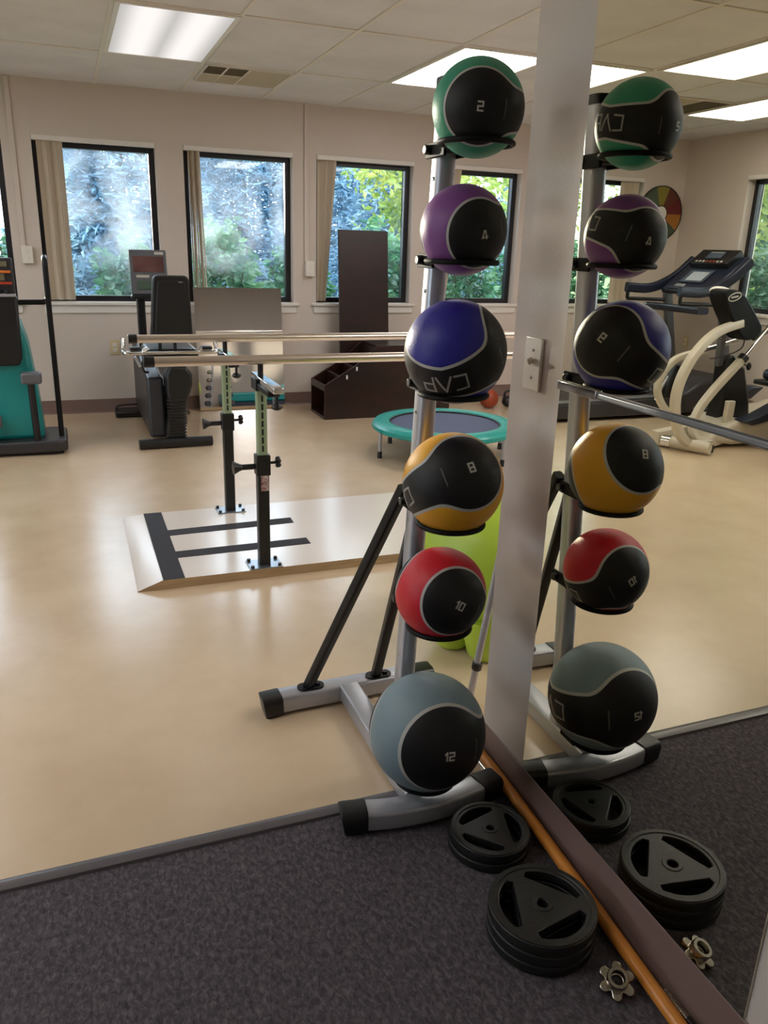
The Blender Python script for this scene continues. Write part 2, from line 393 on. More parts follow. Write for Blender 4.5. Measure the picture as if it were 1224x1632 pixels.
m = MB(); m.prism([(0.970+u, z) for u, z in BASE_PROF], 'y', YF, YEND); tag(m.build('baseboard_mirror', M_base), 'brown vinyl baseboard under the wall mirror', 'baseboard', kind='structure')
# windows
G_clear = glass_mat('window_glass', 0.05, 1.3); G_dusty = glass_mat('dusty_window_glass', 0.30, 4.1); G_dusty2 = glass_mat('sunlit_dusty_glass', 0.32, 9.7)
def window(idx, axis, a, b, face, out, glass, label):
    """face = room-side wall plane, out = +1/-1 outward along the thin axis"""
    FD = 0.085; FT = 0.045
    c = (0.5*(a+b), face+out*FD, ZS) if axis == 'y' else (face+out*FD, 0.5*(a+b), ZS)
    root = thing('window_%d' % idx, label, 'window', c, kind='structure')
    def B(m, u0, u1, d0, d1, z0, z1):
        p0, p1 = sorted((face+out*d0, face+out*d1))
        if axis == 'y': m.bx(u0, u1, p0, p1, z0, z1)
        else: m.bx(p0, p1, u0, u1, z0, z1)
    m = MB()
    B(m, a, a+FT, FD, FD+0.06, ZS, ZT); B(m, b-FT, b, FD, FD+0.06, ZS, ZT); B(m, a+FT, b-FT, FD, FD+0.06, ZS, ZS+0.042); B(m, a+FT, b-FT, FD, FD+0.06, ZT-0.07, ZT)
    m.build('window_frame', M_blackframe, root, bevel=0.004)
    m = MB(); B(m, a+FT-0.01, b-FT+0.01, FD+0.030, FD+0.034, ZS+0.035, ZT-0.06); m.build('window_pane', glass, root, smooth=False)
    m = MB(); B(m, a-0.045, b+0.045, -0.035, FD, ZS-0.024, ZS-0.001); B(m, a-0.025, b+0.025, -0.014, 0.0, ZS-0.085, ZS-0.024)
    m.build('window_sill', M_white, root, bevel=0.004)
    return root
WNAMES = ['window beside the colour wheel, seen in the mirror', 'window second from the colour wheel', 'window behind the teal machine at the picture edge', 'hazy window behind the black recumbent machine',
          'hazy window above the white leaning mirror', 'window behind the tall dark board', 'window behind the ball rack']
for i, a in enumerate(BACKW):
    window(i+1, 'y', a, a+WW, YB, 1, {3: G_dusty, 4: G_dusty2}.get(i, G_clear), WNAMES[i])
for i, (a, b) in enumerate(LEFTW):
    window(8+i, 'x', a, b, XL, -1, G_clear, ['side wall window behind the treadmill, seen in the mirror', 'side wall window second from the corner', 'side wall window third from the corner', 'added out-of-view side wall window, fourth from the corner', 'added out-of-view side wall window beside the carpet'][i])

# ------------------------------------------------------------------ wall mirror
def wall_mirror(z0, z1, label):
    o = MB().bx(XM, 0.9698, 0.706, 1.436, z0, z1).build('wall_mirror', M_mirror, smooth=False)
    return tag(recenter(o, (XM, 1.07, z0)), label, 'mirror', 'two mirror panels on the partition wall')
wall_mirror(0.1125, 1.0655, 'lower frameless mirror panel on the wall, from baseboard up to grey channel')
wall_mirror(1.0815, 2.39, 'upper frameless mirror panel on the wall, above the grey channel')
M_channel = mat('grey_aluminium', (126, 129, 134), 0.4, metal=0.5)
o = thing('mirror_channel', 'slim grey metal channel running across the wall mirror', 'metal channel', (XM, 1.07, 1.0735))
MB().bx(XM-0.006, 0.9698, 0.706, 1.436, 1.0675, 1.0795).build('rail', M_channel, o, bevel=0.003)
MB().bx(XM-0.008, XM-0.0055, 1.30, 1.436, 1.0645, 1.0825).build('joint_cover', M_chrome, o, bevel=0.001, label='bright metal end piece of the channel')

# light switch
o = thing('light_switch', 'white toggle light switch on the strip of wall beside the mirror', 'light switch', (0.970, 1.553, 1.10))
MB().bx(0.963, 0.970, 1.518, 1.588, 1.041, 1.160).build('switch_plate', M_plastic_white, o, bevel=0.004, seg=3)
MB().box((0.957, 1.553, 1.107), (0.013, 0.007, 0.014), Matrix.Rotation(math.radians(-28), 3, 'Y')).build('toggle', M_plastic_white, o, bevel=0.002)
for z in (1.070, 1.131):
    MB().lathe([(0, -0.0015), (0.0035, -0.0012), (0.004, 0)], (0.963, 1.553, z), 12, 'x').build('screw', M_chrome, o)

# ------------------------------------------------------------------ ceiling lights and vents
M_lamp = lamp_mat('bright_diffuser', LAMP_STRENGTH); M_lampdim = lamp_mat('dim_diffuser', LAMP_DIM); M_lampfill = lamp_mat('fill_diffuser', LAMP_STRENGTH*1.7)  # last one, boosted, serves only the added lamps beyond the partition
def ceiling_light(x0, y0, label, m, x1=None):
    x1 = x0+0.60 if x1 is None else x1; y1 = y0+1.17; cx, cy = (x0+x1)/2, (y0+y1)/2
    t = thing('ceiling_light', label, 'ceiling light', (cx, cy, HC), 'recessed ceiling lights')
    f = MB(); q = 0.026
    for (a, b, c, d) in ((x0, x1, y0, y0+q), (x0, x1, y1-q, y1), (x0, x0+q, y0+q, y1-q), (x1-q, x1, y0+q, y1-q)): f.bx(a, b, c, d, HC-0.007, HC+0.004)
    f.build('light_frame', M_white, t, bevel=0.002)
    MB().bx(x0+q, x1-q, y0+q, y1-q, HC-0.003, HC+0.002).build('diffuser', m, t, smooth=False)
ceiling_light(0.336, 4.46, 'recessed light panel above the black recumbent machine, both tubes showing through', M_lampdim)
ceiling_light(2.157, 4.46, 'bright recessed light panel partly hidden by the green ball', M_lamp)
ceiling_light(-1.505, 4.46, 'bright recessed light at the mirror edge beside the green ball reflection', M_lamp)
ceiling_light(-2.116, 3.27, 'bright recessed light nearest the top right corner, seen in the mirror', M_lamp)
ceiling_light(-3.337, 4.46, 'bright recessed light above the treadmill, seen in the mirror', M_lamp)
for x_, y_, lb in ((-1.505, 0.89, 'added out-of-view ceiling light above the carpet, two panels from the mirror wall'), (-2.727, 2.08, 'added out-of-view ceiling light near the side wall above the tan floor'),  # extra lamps added out of view to brighten the room
                   (2.157, 0.89, 'added out-of-view ceiling light on the far side of the mirror wall'), (3.378, 3.27, 'added out-of-view ceiling light towards the far right wall'), (3.378, 0.89, 'added out-of-view ceiling light above the teal mat table')):
    ceiling_light(x_, y_, lb, M_lampfill if x_ > 1 else M_lamp)
def vent(x0, x1, y0, y1, label, split):
    t = thing('ceiling_vent', label, 'ceiling vent', ((x0+x1)/2, (y0+y1)/2, HC), 'ceiling vents')
    f = MB(); q = 0.014
    for (a, b, c, d) in ((x0, x1, y0, y0+q), (x0, x1, y1-q, y1), (x0, x0+q, y0, y1), (x1-q, x1, y0, y1)): f.bx(a, b, c, d, HC-0.006, HC+0.004)
    xm = (x0+x1)/2; ym = (y0+y1)/2
    f.bx(xm-0.006, xm+0.006, y0+q, y1-q, HC-0.005, HC+0.004)
    if split:
        f.bx(x0+q, xm-0.006, ym-0.006, ym+0.006, HC-0.005, HC+0.004); xq = (x0+xm)/2; f.bx(xq-0.006, xq+0.006, y0+q, y1-q, HC-0.005, HC+0.004)
    f.build('vent_frame', M_grid, t, bevel=0.001)
    def louv(a, b, c, d, n, tilt, mm, nm):
        l = MB()
        for k in range(n):
            y = c+(k+0.5)*(d-c)/n; l.box(((a+b)/2, y, HC-0.0005), (b-a, (d-c)/n*1.05, 0.0015), Matrix.Rotation(math.radians(tilt), 3, 'X'))
        l.build(nm, mm, t, smooth=False)
    vg = M_ventdark; vl = M_ventlight
    if split:
        louv(x0+q, xm-0.006, y0+q, ym-0.006, 12, 20, vg, 'louvre_panel'); louv(x0+q, xm-0.006, ym+0.006, y1-q, 12, -28, vl, 'louvre_panel')
        louv(xm+0.006, x1-q, y0+q, y1-q, 24, -12, vl, 'louvre_panel')
    else:
        louv(x0+q, xm-0.006, y0+q, y1-q, 24, 25, vg, 'louvre_panel'); louv(xm+0.006, x1-q, y0+q, y1-q, 24, -20, vl, 'louvre_panel')
M_ventdark = mat('grey_tan_vent', (150, 140, 120), 0.6); M_ventlight = mat('tan_vent', (190, 180, 156), 0.6)
vent(0.955, 1.525, 5.67, 6.24, 'square ceiling vent above the hazy windows, beside the light panel', True)
vent(-2.72, -2.16, 5.05, 5.60, 'ceiling vent beside the bright lights, seen only in the mirror', False)

# ------------------------------------------------------------------ blinds, raceways, outlets
def blind(a, axis, face, out, label, x0, x1, bottom_shift=0.0, n=5, zb=0.885, flip=False):
    """vertical blind stacked at one side: headrail across the opening, vanes hanging from x0 to x1"""
    c = (a+WW/2, face, ZT) if axis == 'y' else (face, a+WW/2, ZT)
    t = thing('vertical_blind', label, 'window blind', c, 'vertical blinds')
    m = MB()
    if axis == 'y': m.bx(a+0.002, a+WW-0.002, face-0.012, face+0.045, ZT-0.036, ZT-0.001)
    else: m.bx(face-0.045, face+0.012, a+0.002, a+WW-0.002, ZT-0.036, ZT-0.001)
    m.build('headrail', M_white, t, bevel=0.003)
    m = MB()
    for k in range(n):
        u = x0+(x1-x0)*(k+0.5)/n; hw = (x1-x0)/n*0.62; N = 6
        vs = []; fs = []
        for zz in (ZT-0.036, zb):
            sh = bottom_shift*(0 if zz > 1.5 else (k+0.5)/n)
            for th in (0.0, 0.0015):
                for i in range(N+1):
                    s = -1+2*i/N; du = s*hw*(1.0 if zz > 1.5 or not bottom_shift else 0.62); dp = 0.028 + 0.022*s*(1 if k % 2 == 0 else -1) + 0.006*(1-s*s) + th
                    vs.append((u+du+sh, face+out*dp, zz) if axis == 'y' else (face+out*dp, u+du+sh, zz))
        W = N+1
        for i in range(N):
            fs += [(i, i+1, 2*W+i+1, 2*W+i), (W+i, 3*W+i, 3*W+i+1, W+i+1), (i, W+i, W+i+1, i+1), (2*W+i, 2*W+i+1, 3*W+i+1, 3*W+i)]
        fs += [(0, 2*W, 3*W, W), (N, W+N, 3*W+N, 2*W+N)]
        m.add(vs, fs)
    m.build('vanes', M_blind, t, angle=60)
BL = [('vertical blind on the window beside the colour wheel, seen in the mirror', 0.045, 0.22, 0), ('vertical blind on the window second from the colour wheel', 0.03, 0.2, 0),
      ('vertical blind behind the teal machine at the picture edge', 0.03, 0.2, 0), ('vertical blind bunched left behind the black recumbent machine', 0.035, 0.205, 0.0),
      ('vertical blind bunched left above the white leaning mirror', 0.035, 0.13, 0.03), ('vertical blind narrowing towards the sill beside the dark board', 0.012, 0.185, -0.09),
      ('vertical blind behind the ball rack', 0.01, 0.28, -0.1)]
for a, (lb, p, q, s) in zip(BACKW, BL): blind(a, 'y', YB, 1, lb, a+p, a+q, s)
for (a, b), lb in zip(LEFTW, ['vertical blind behind the treadmill, seen in the mirror', 'vertical blind on the second side wall window', 'vertical blind on the third side wall window', 'vertical blind on the added fourth side wall window', 'vertical blind on the added side window beside the carpet']):
    blind(a, 'x', XL, -1, lb, a+0.02, a+0.2)
def raceway(x, z0, label):
    t = thing('wall_raceway', label, 'cable cover', (x, YB, z0), 'wall raceways with outlet boxes')
    MB().bx(x-0.018, x+0.018, YB-0.016, YB, z0+0.10, HC+0.004).build('channel', M_wall, t, bevel=0.003)
    MB().bx(x-0.014, x+0.062, YB-0.045, YB, z0, z0+0.125).build('outlet_box', M_plastic_white, t, bevel=0.004)
    for dz in (0.035, 0.085): MB().bx(x+0.012, x+0.036, YB-0.0475, YB-0.044, z0+dz-0.014, z0+dz+0.014).build('socket', M_plastic_white, t, bevel=0.002)
raceway(-0.262, 1.15, 'white surface raceway and box beside the leftmost hazy window')
raceway(1.915, 1.09, 'white surface raceway and box between the hazy window and dark board')
def outlet(c, axis, label):
    t = thing('wall_outlet', label, 'power outlet', c, 'beige wall outlets')
    x, y, z = c
    def B(m, u0, u1, d, z0, z1):
        if axis == 'y': m.bx(x+u0, x+u1, y-d, y, z+z0, z+z1)
        else: m.bx(x, x+d, y+u0, y+u1, z+z0, z+z1)
    m = MB(); B(m, -0.036, 0.036, 0.006, -0.058, 0.058); m.build('cover_plate', M_beige, t, bevel=0.002)
    for dz in (-0.022, 0.022):
        m = MB(); B(m, -0.016, 0.016, 0.009, dz-0.014, dz+0.014); m.build('socket', M_white, t, bevel=0.003)
outlet((0.33, YB, 0.52), 'y', 'beige outlet plate low on the wall beside the black recumbent machine')
outlet((XL, 6.45, 0.53), 'x', 'beige outlet plate under the side window, seen in the mirror')

# colour wheel on the wall beside the corner
t = thing('colour_wheel', 'round wheel of coloured wedges on the wall near the corner, seen in the mirror', 'wall wheel', (-3.560, YB, 1.732))
WCOL = [(196, 120, 50), (96, 116, 96), (168, 156, 62), (120, 62, 44), (128, 34, 38), (206, 134, 50), (90, 108, 84), (168, 156, 62), (120, 50, 40), (128, 34, 38)]
m = MB()
for k in range(10):
    m.m = k; a0, a1 = 36*k, 36*(k+1)
    m.prism([(-3.560+0.07*math.cos(math.radians(a0)), 1.732+0.07*math.sin(math.radians(a0)))]+arc(-3.560, 1.732, 0.248, a0, a1, 8)+arc(-3.560, 1.732, 0.07, a1, a0, 4)[:-1], 'y', YB-0.022, YB-0.004)
m.build('wedge_disc', [mat('wheel_colour_%d' % k, tuple(int(v*0.8) for v in WCOL[k]), 0.5) for k in range(10)], t, smooth=False)
MB().lathe([(0.247, -0.024), (0.256, -0.024), (0.256, 0.0), (0.247, 0.0), (0.247, -0.024)], (-3.560, YB-0.001, 1.732), 48, 'y').build('rim', M_black, t)
MB().lathe([(0.068, -0.026), (0.078, -0.026), (0.078, -0.002), (0.068, -0.002), (0.068, -0.026)], (-3.560, YB-0.001, 1.732), 32, 'y').build('hub_ring', M_black, t)
MB().lathe([(0, -0.027), (0.068, -0.025), (0.068, -0.003), (0, -0.003)], (-3.560, YB-0.001, 1.732), 32, 'y').build('hub_disc', M_hub, t)

# ------------------------------------------------------------------ ball rack
def post_xy(z): return (0.713+0.0405*z, 1.645+0.0154*z)
rack = thing('ball_rack', 'silver and black upright rack holding six medicine balls beside the mirror wall', 'ball rack', (0.713, 1.645, 0))
p0 = post_xy(0.055); p1 = post_xy(1.66)
post = MB().rtube([(p0[0], p0[1], 0.055), (p1[0], p1[1], 1.66)], 0.043, 0.054, 0.017, up=(0, 1, 0)).build('post', M_silver, rack)
for z in (0.36, 0.5, 0.72, 0.80, 0.98, 1.25, 1.48):
    g = MB(); x, y = post_xy(z); g.lathe([(0, -0.0025), (0.004, -0.002), (0.005, 0.0)], (x-0.021, y, z), 10, 'x'); g.build('bolt_head', M_chrome, post)
MB().rtube([(p1[0], p1[1], 1.655), (p1[0]+0.0008, p1[1], 1.675)], 0.048, 0.059, 0.018, up=(0, 1, 0)).build('post_cap', M_black, rack)
MB().rtube([(0.708, 1.50, 0.034), (0.708, 2.03, 0.040)], 0.062, 0.050, 0.006).build('base_beam', M_silver, rack)
bow = spline([(0.560, 1.487, 0.034), (0.64, 1.468, 0.036), (0.74, 1.462, 0.037), (0.83, 1.474, 0.036), (0.878, 1.486, 0.034)], 6)
ff = MB().rtube(bow, 0.062, 0.052, 0.010).build('front_foot', M_silver, rack)
MB().rtube([(0.508, 1.497, 0.031), (0.514, 1.496, 0.032), (0.568, 1.486, 0.033)], 0.070, 0.062, 0.016).build('foot_cap', M_black, ff, bevel=0.004)
MB().rtube([(0.866, 1.483, 0.033), (0.918, 1.495, 0.032), (0.924, 1.496, 0.031)], 0.070, 0.062, 0.016).build('foot_cap', M_black, ff, bevel=0.004)
rf = MB().rtube([(0.487, 2.045, 0.036), (0.93, 2.058, 0.036)], 0.066, 0.054, 0.010).build('rear_foot', M_silver, rack)
MB().rtube([(0.440, 2.044, 0.031), (0.446, 2.044, 0.032), (0.496, 2.0455, 0.034)], 0.076, 0.064, 0.018).build('foot_cap', M_black, rf, bevel=0.004)
MB().rtube([(0.925, 2.058, 0.034), (0.985, 2.060, 0.032), (0.99, 2.060, 0.031)], 0.076, 0.064, 0.018).build('foot_cap', M_black, rf, bevel=0.004)
for xb, tx in ((0.583, 0.722), (0.803, 0.770)):
    zt = 0.79; b = MB().rtube([(xb, 2.05, 0.066), (tx, 1.69, zt)], 0.028, 0.028, 0.006).build('brace', M_blackgloss, rack)
    q = MB(); q.prism(arc(xb-0.012, 2.05, 0.022, 90, 270, 8)+arc(xb+0.028, 2.05, 0.022, -90, 90, 8), 'z', 0.062, 0.068); q.cyl((xb+0.03, 2.05, 0.066), (xb+0.03, 2.05, 0.075), 0.009, seg=6)
    q.build('brace_plate', M_blackgloss, b)
# balls: centre, radius, colour, number, direction of the logo panel and of the number
BALLS = [('2', (0.776, 1.526, 1.599), 0.0890, (52, 150, 118), (0.992, -0.119, -0.04), (-0.407, -0.907, -0.106), 'green', 'top'),
         ('4', (0.766, 1.540, 1.376), 0.0885, (126, 72, 140), (0.906, 0.292, 0.307), (0.030, -0.994, -0.103), 'purple', 'second'),
         ('6', (0.754, 1.520, 1.134), 0.1078, (42, 40, 140), (-0.517, -0.680, -0.520), (0.848, -0.440, 0.295), 'blue', 'third'),
         ('8', (0.752, 1.492, 0.855), 0.1105, (236, 172, 48), (-0.925, 0.182, -0.334), (-0.046, -0.834, 0.549), 'yellow', 'fourth'),
         ('10', (0.739, 1.496, 0.595), 0.1040, (206, 34, 50), (0.818, 0.220, -0.531), (-0.015, -0.993, 0.117), 'red', 'fifth'),
         ('12', (0.715, 1.477, 0.245), 0.1390, (120, 140, 148), (0.965, 0.232, -0.122), (-0.047, -0.987, 0.150), 'grey', 'bottom')]
RT = 0.0058
M_holder = mat('black_powder_coat', (10, 10, 11), 0.6, spec=0.22)
for num, c, r, colr, cd, nd, cname, lev in BALLS:
    Rr = 0.072; h = math.sqrt((r+RT)**2-Rr**2); zr = c[2]-h
    hd = MB().torus((c[0], c[1], zr), Rr, RT, 48, 10)
    x, y = post_xy(zr)
    if num != '12':
        hd.bx(c[0]-0.024, c[0]+0.024, c[1]+Rr+0.001, y-0.026, zr-0.008, zr+0.002)
        for s in (-1, 1):
            xs_ = x+s*0.0255; hd.bx(xs_-0.0035, xs_+0.0035, c[1]+Rr+0.012, y+0.036, zr-0.016, zr+0.014)
        hd = hd.build('ball_holder', M_holder, rack, bevel=0.0015)
        for s in (-1, 1): MB().cyl((x+s*0.027, y+0.012, zr), (x+s*0.042, y+0.012, zr), 0.010, seg=12).build('clamp_bolt', M_black, hd, bevel=0.002)
    else:
        hd.prism([(c[1]+Rr-0.002, zr-0.006), (c[1]+Rr+0.004, zr+0.002), (c[1]+0.115, zr+0.002), (1.60, 0.058), (1.535, 0.058)], 'x', c[0]-0.028, c[0]+0.028)
        hd = hd.build('ball_holder', M_holder, rack, bevel=0.0015)
        MB().cyl((c[0]-0.03, 1.548, 0.066), (c[0]-0.046, 1.548, 0.066), 0.009, seg=12).build('clamp_bolt', M_black, hd)

def ball_mat(name, rgb):
    m = bpy.data.materials.new(name); m.use_nodes = True; nt = m.node_tree; b = nt.nodes['Principled BSDF']; L = nt.links.new
    at = nt.nodes.new('ShaderNodeAttribute'); at.attribute_name = 'panel'
    def step(e0, e1):
        q = nt.nodes.new('ShaderNodeMapRange'); q.interpolation_type = 'SMOOTHSTEP'; q.inputs['From Min'].default_value = e0; q.inputs['From Max'].default_value = e1; L(at.outputs['Fac'], q.inputs['Value']); return q.outputs['Result']
    s_in, s_out = step(-0.004, 0.004), step(0.056, 0.064)
    mx1 = nt.nodes.new('ShaderNodeMix'); mx1.data_type = 'RGBA'; mx2 = nt.nodes.new('ShaderNodeMix'); mx2.data_type = 'RGBA'
    mx1.inputs[6].default_value = lin((21, 21, 23))+(1,); mx1.inputs[7].default_value = lin((186, 184, 180))+(1,); L(s_in, mx1.inputs[0])
    L(mx1.outputs[2], mx2.inputs[6]); mx2.inputs[7].default_value = lin(rgb)+(1,); L(s_out, mx2.inputs[0]); L(mx2.outputs[2], b.inputs['Base Color'])
    ro = nt.nodes.new('ShaderNodeMapRange'); ro.inputs['From Min'].default_value = 0; ro.inputs['From Max'].default_value = 1; ro.inputs['To Min'].default_value = 0.52; ro.inputs['To Max'].default_value = 0.44
    L(s_in, ro.inputs['Value']); L(ro.outputs['Result'], b.inputs['Roughness']); b.inputs['Specular IOR Level'].default_value = 0.4
    tc = nt.nodes.new('ShaderNodeTexCoord'); v = nt.nodes.new('ShaderNodeTexVoronoi'); v.inputs['Scale'].default_value = 260; L(tc.outputs['Object'], v.inputs['Vector'])
    bp = nt.nodes.new('ShaderNodeBump'); bp.inputs['Strength'].default_value = 0.12; bp.inputs['Distance'].default_value = 0.002
    L(v.outputs['Distance'], bp.inputs['Height']); L(bp.outputs['Normal'], b.inputs['Normal'])
    return m
GLYPH = {'1': (0.30, [[(0, 0.78), (0.22, 1), (0.22, 0)]]), '2': (0.62, [[(0, 1), (0.62, 1), (0.62, 0.52), (0, 0.48), (0, 0), (0.62, 0)]]),
         '4': (0.72, [[(0.62, 0), (0.62, 1), (0.42, 1), (0, 0.2), (0.78, 0.2)]]), '6': (0.62, [[(0.55, 1), (0, 1), (0, 0), (0.62, 0), (0.62, 0.52), (0, 0.52)]]),
         '8': (0.62, [[(0, 0.52), (0, 0), (0.62, 0), (0.62, 0.52), (0, 0.52), (0, 1), (0.62, 1), (0.62, 0.52)]]), '0': (0.62, [[(0, 0.5), (0, 0), (0.62, 0), (0.62, 1), (0, 1), (0, 0.5)]]),
         'C': (0.75, [[(0.75, 1), (0, 1), (0, 0), (0.75, 0)]]), 'A': (0.9, [[(0, 0), (0.45, 1), (0.9, 0)]]), 'P': (0.75, [[(0, 0), (0, 1), (0.75, 1), (0.75, 0.42), (0.1, 0.42)]])}
def text_on_ball(txt, N, U, r, hgt, stroke, gap=0.28):
    """ribbon strokes of the lettering lying on the sphere round direction N, U = reading up"""
    m = MB(); R = U.cross(N).normalized(); wtot = sum(GLYPH[ch][0] for ch in txt)+gap*(len(txt)-1); x0 = -wtot/2
    def P(u, v, k): return (N + R*(u*hgt) + U*(v*hgt)).normalized()*(r*k)
    for ch in txt:
        for path in GLYPH[ch][1]:
            pts = [(x0+u, v-0.5) for u, v in path]
            for (a, b) in zip(pts[:-1], pts[1:]):
                d = Vector((b[0]-a[0], b[1]-a[1])); l = d.length; d.normalize(); n = Vector((-d.y, d.x))*stroke/2
                a2 = (a[0]-d.x*stroke/2, a[1]-d.y*stroke/2); b2 = (b[0]+d.x*stroke/2, b[1]+d.y*stroke/2); K = 5
                vs = []; 
                for k in range(K+1):
                    t = k/K; u = a2[0]+(b2[0]-a2[0])*t; v = a2[1]+(b2[1]-a2[1])*t
                    vs += [P(u+n.x, v+n.y, 1.0035), P(u-n.x, v-n.y, 1.0035), P(u+n.x, v+n.y, 0.995), P(u-n.x, v-n.y, 0.995)]
                fs = [(0, 2, 3, 1), (4*K, 4*K+1, 4*K+3, 4*K+2)]
                for k in range(K):
                    q = 4*k; fs += [(q, q+1, q+5, q+4), (q+1, q+3, q+7, q+5), (q, q+4, q+6, q+2), (q+2, q+6, q+7, q+3)]
                m.add(vs, fs)
        x0 += GLYPH[ch][0]+gap
    return m
def medicine_ball(num, c, r, rgb, cd, nd, cname, lev):
    Z = Vector(cd).normalized(); n = Vector(nd); A = math.radians(107)
    X = (n - Z*n.dot(Z)).normalized(); Y = Z.cross(X)
    seg, rings = 160, 80; me = MB(); me.ell((0, 0, 0), (r, r, r), seg, rings)
    o = me.build('medicine_ball', ball_mat('%s_and_black_rubber' % cname, rgb), angle=180)
    co = np.empty(len(o.data.vertices)*3); o.data.vertices.foreach_get('co', co); co = co.reshape(-1, 3)/r
    F = np.array([X, Y, Z]); l = co @ F.T
    n1 = np.array([math.sin(A), 0, math.cos(A)]); n2 = n1*[-1, 1, 1]
    RL, WB, K = math.radians(46.5), math.radians(18.0), 0.20
    d1 = np.arccos(np.clip(l @ n1, -1, 1))-RL; d2 = np.arccos(np.clip(l @ n2, -1, 1))-RL
    th = np.arctan2(np.abs(l[:, 0]), l[:, 2]); lat = np.abs(np.arcsin(np.clip(l[:, 1], -1, 1))); over = np.maximum(th-A, 0)
    q_ = np.clip(th/math.radians(88), 0, 1); d3 = np.sqrt(lat**2+over**2)-(WB+math.radians(10)*q_)*np.where(over > 0, 0.5, 1.0)
    def smin(a, b, k):
        h_ = np.clip(0.5+0.5*(b-a)/k, 0, 1); return b*(1-h_)+a*h_-k*h_*(1-h_)
    f = smin(np.minimum(d1, d2), d3, K)
    at = o.data.attributes.new('panel', 'FLOAT', 'POINT'); at.data.foreach_set('value', f.astype(np.float32))
    o.location = c; U = -Y
    N1 = (X*math.sin(A)+Z*math.cos(A)).normalized(); N2 = (-X*math.sin(A)+Z*math.cos(A)).normalized()
    H = {'10': 0.155, '12': 0.128}.get(num, 0.165)
    text_on_ball(num, N1, U, r, H, 0.21).build('number_marking', M_mark, o, local=True)
    text_on_ball(num, N2, U, r, H, 0.21).build('number_marking', M_mark, o, local=True)
    text_on_ball('CAP', Z, U, r, 0.33, 0.13, 0.22).build('logo_lettering', M_markdim, o, local=True)
    B_ = math.radians(107-32)
    for s in (1, -1):
        Ns = (X*s*math.sin(B_)+Z*math.cos(B_)).normalized(); m = MB(); R_ = U.cross(Ns).normalized()
        vs = []; K2 = 10
        for k in range(K2+1):
            v = (-0.19+0.38*k/K2)
            for w_ in (-0.014, 0.014):
                for kk in (1.003, 0.995): vs.append((Ns+U*v+R_*w_).normalized()*(r*kk))
        fs = [(0, 1, 3, 2), (4*K2, 4*K2+2, 4*K2+3, 4*K2+1)]
        for k in range(K2):
            q = 4*k; fs += [(q, q+2, q+6, q+4), (q+1, q+5, q+7, q+3), (q, q+4, q+5, q+1), (q+2, q+3, q+7, q+6)]
        m.add(vs, fs).build('fine_print', M_markfaint, o, local=True)
    tag(o, '%s and black medicine ball marked %s, %s ball on the rack' % (cname, num, lev), 'medicine ball', 'medicine balls on the upright rack')
M_markdim = mat('grey_logo_print', (158, 155, 150), 0.5); M_markfaint = mat('faint_print', (92, 92, 92), 0.5)
for b in BALLS: medicine_ball(*b)

# ------------------------------------------------------------------ weight plates, collar, bars on the floor by the mirror
def weight_plate(R, thick, loc, rot, label, group, slot=0.0):
    t = thing('weight_plate', label, 'weight plate', loc, group); t.rotation_euler = (0, 0, math.radians(rot))
    loops = [arc(0, 0, R, 0, 360, 72)[:-1], arc(0, 0, R*0.125, 0, 360, 24)[:-1]]
    for k in range(3):
        a = 120*k+90; ro, ch = R*0.83, R*0.45; half = 44
        pts = arc(0, 0, ro, a-half, a+half, 14)
        ca, sa = math.cos(math.radians(a)), math.sin(math.radians(a)); w_ = ro*math.sin(math.radians(half))*0.97
        inner = []
        for s in (1, 0.5, 0, -0.5, -1):
            inner.append((ca*ch-sa*w_*s*0.98, sa*ch+ca*w_*s*0.98))
        loops.append(pts+inner)
    pl = plate_curve('plate_body', loops, thick*0.8, 0.0022, M_plate, t); pl.location = (0, 0, thick/2)
    rim = MB().lathe([(R*0.885, thick*0.10), (R*0.90, 0.0005), (R*0.99, 0.0005), (R*1.008, thick*0.25), (R*1.008, thick*0.75), (R*0.99, thick-0.0005), (R*0.90, thick-0.0005), (R*0.885, thick*0.90)], (0, 0, 0), 72)
    rim.build('raised_rim', M_plate, t, local=True, angle=50)
    MB().lathe([(R*0.122, thick*0.05), (R*0.20, thick*0.05), (R*0.21, thick*0.10), (R*0.21, thick*0.90), (R*0.20, thick*0.96), (R*0.122, thick*0.96)], (0, 0, 0), 32).build('centre_hub', M_plate, t, local=True)
    return t
for k in range(3):
    weight_plate(0.1085, 0.0262, (0.800, 1.070, 0.0263*k), -50, ['largest black three-grip plate at the bottom of the near stack', 'large black three-grip plate in the middle of the near stack', 'large black three-grip plate on top of the near stack'][k], 'near stack of black weight plates')
for k in range(2):
    weight_plate(0.0915 if k else 0.0935, 0.0255, (0.821+0.002*k, 1.334-0.002*k, 0.0256*k), 14, ['smaller black weight plate at the bottom of the stack beside the rack foot', 'smaller black weight plate on top of the stack beside the rack foot'][k], 'stack of black weight plates by the rack foot')
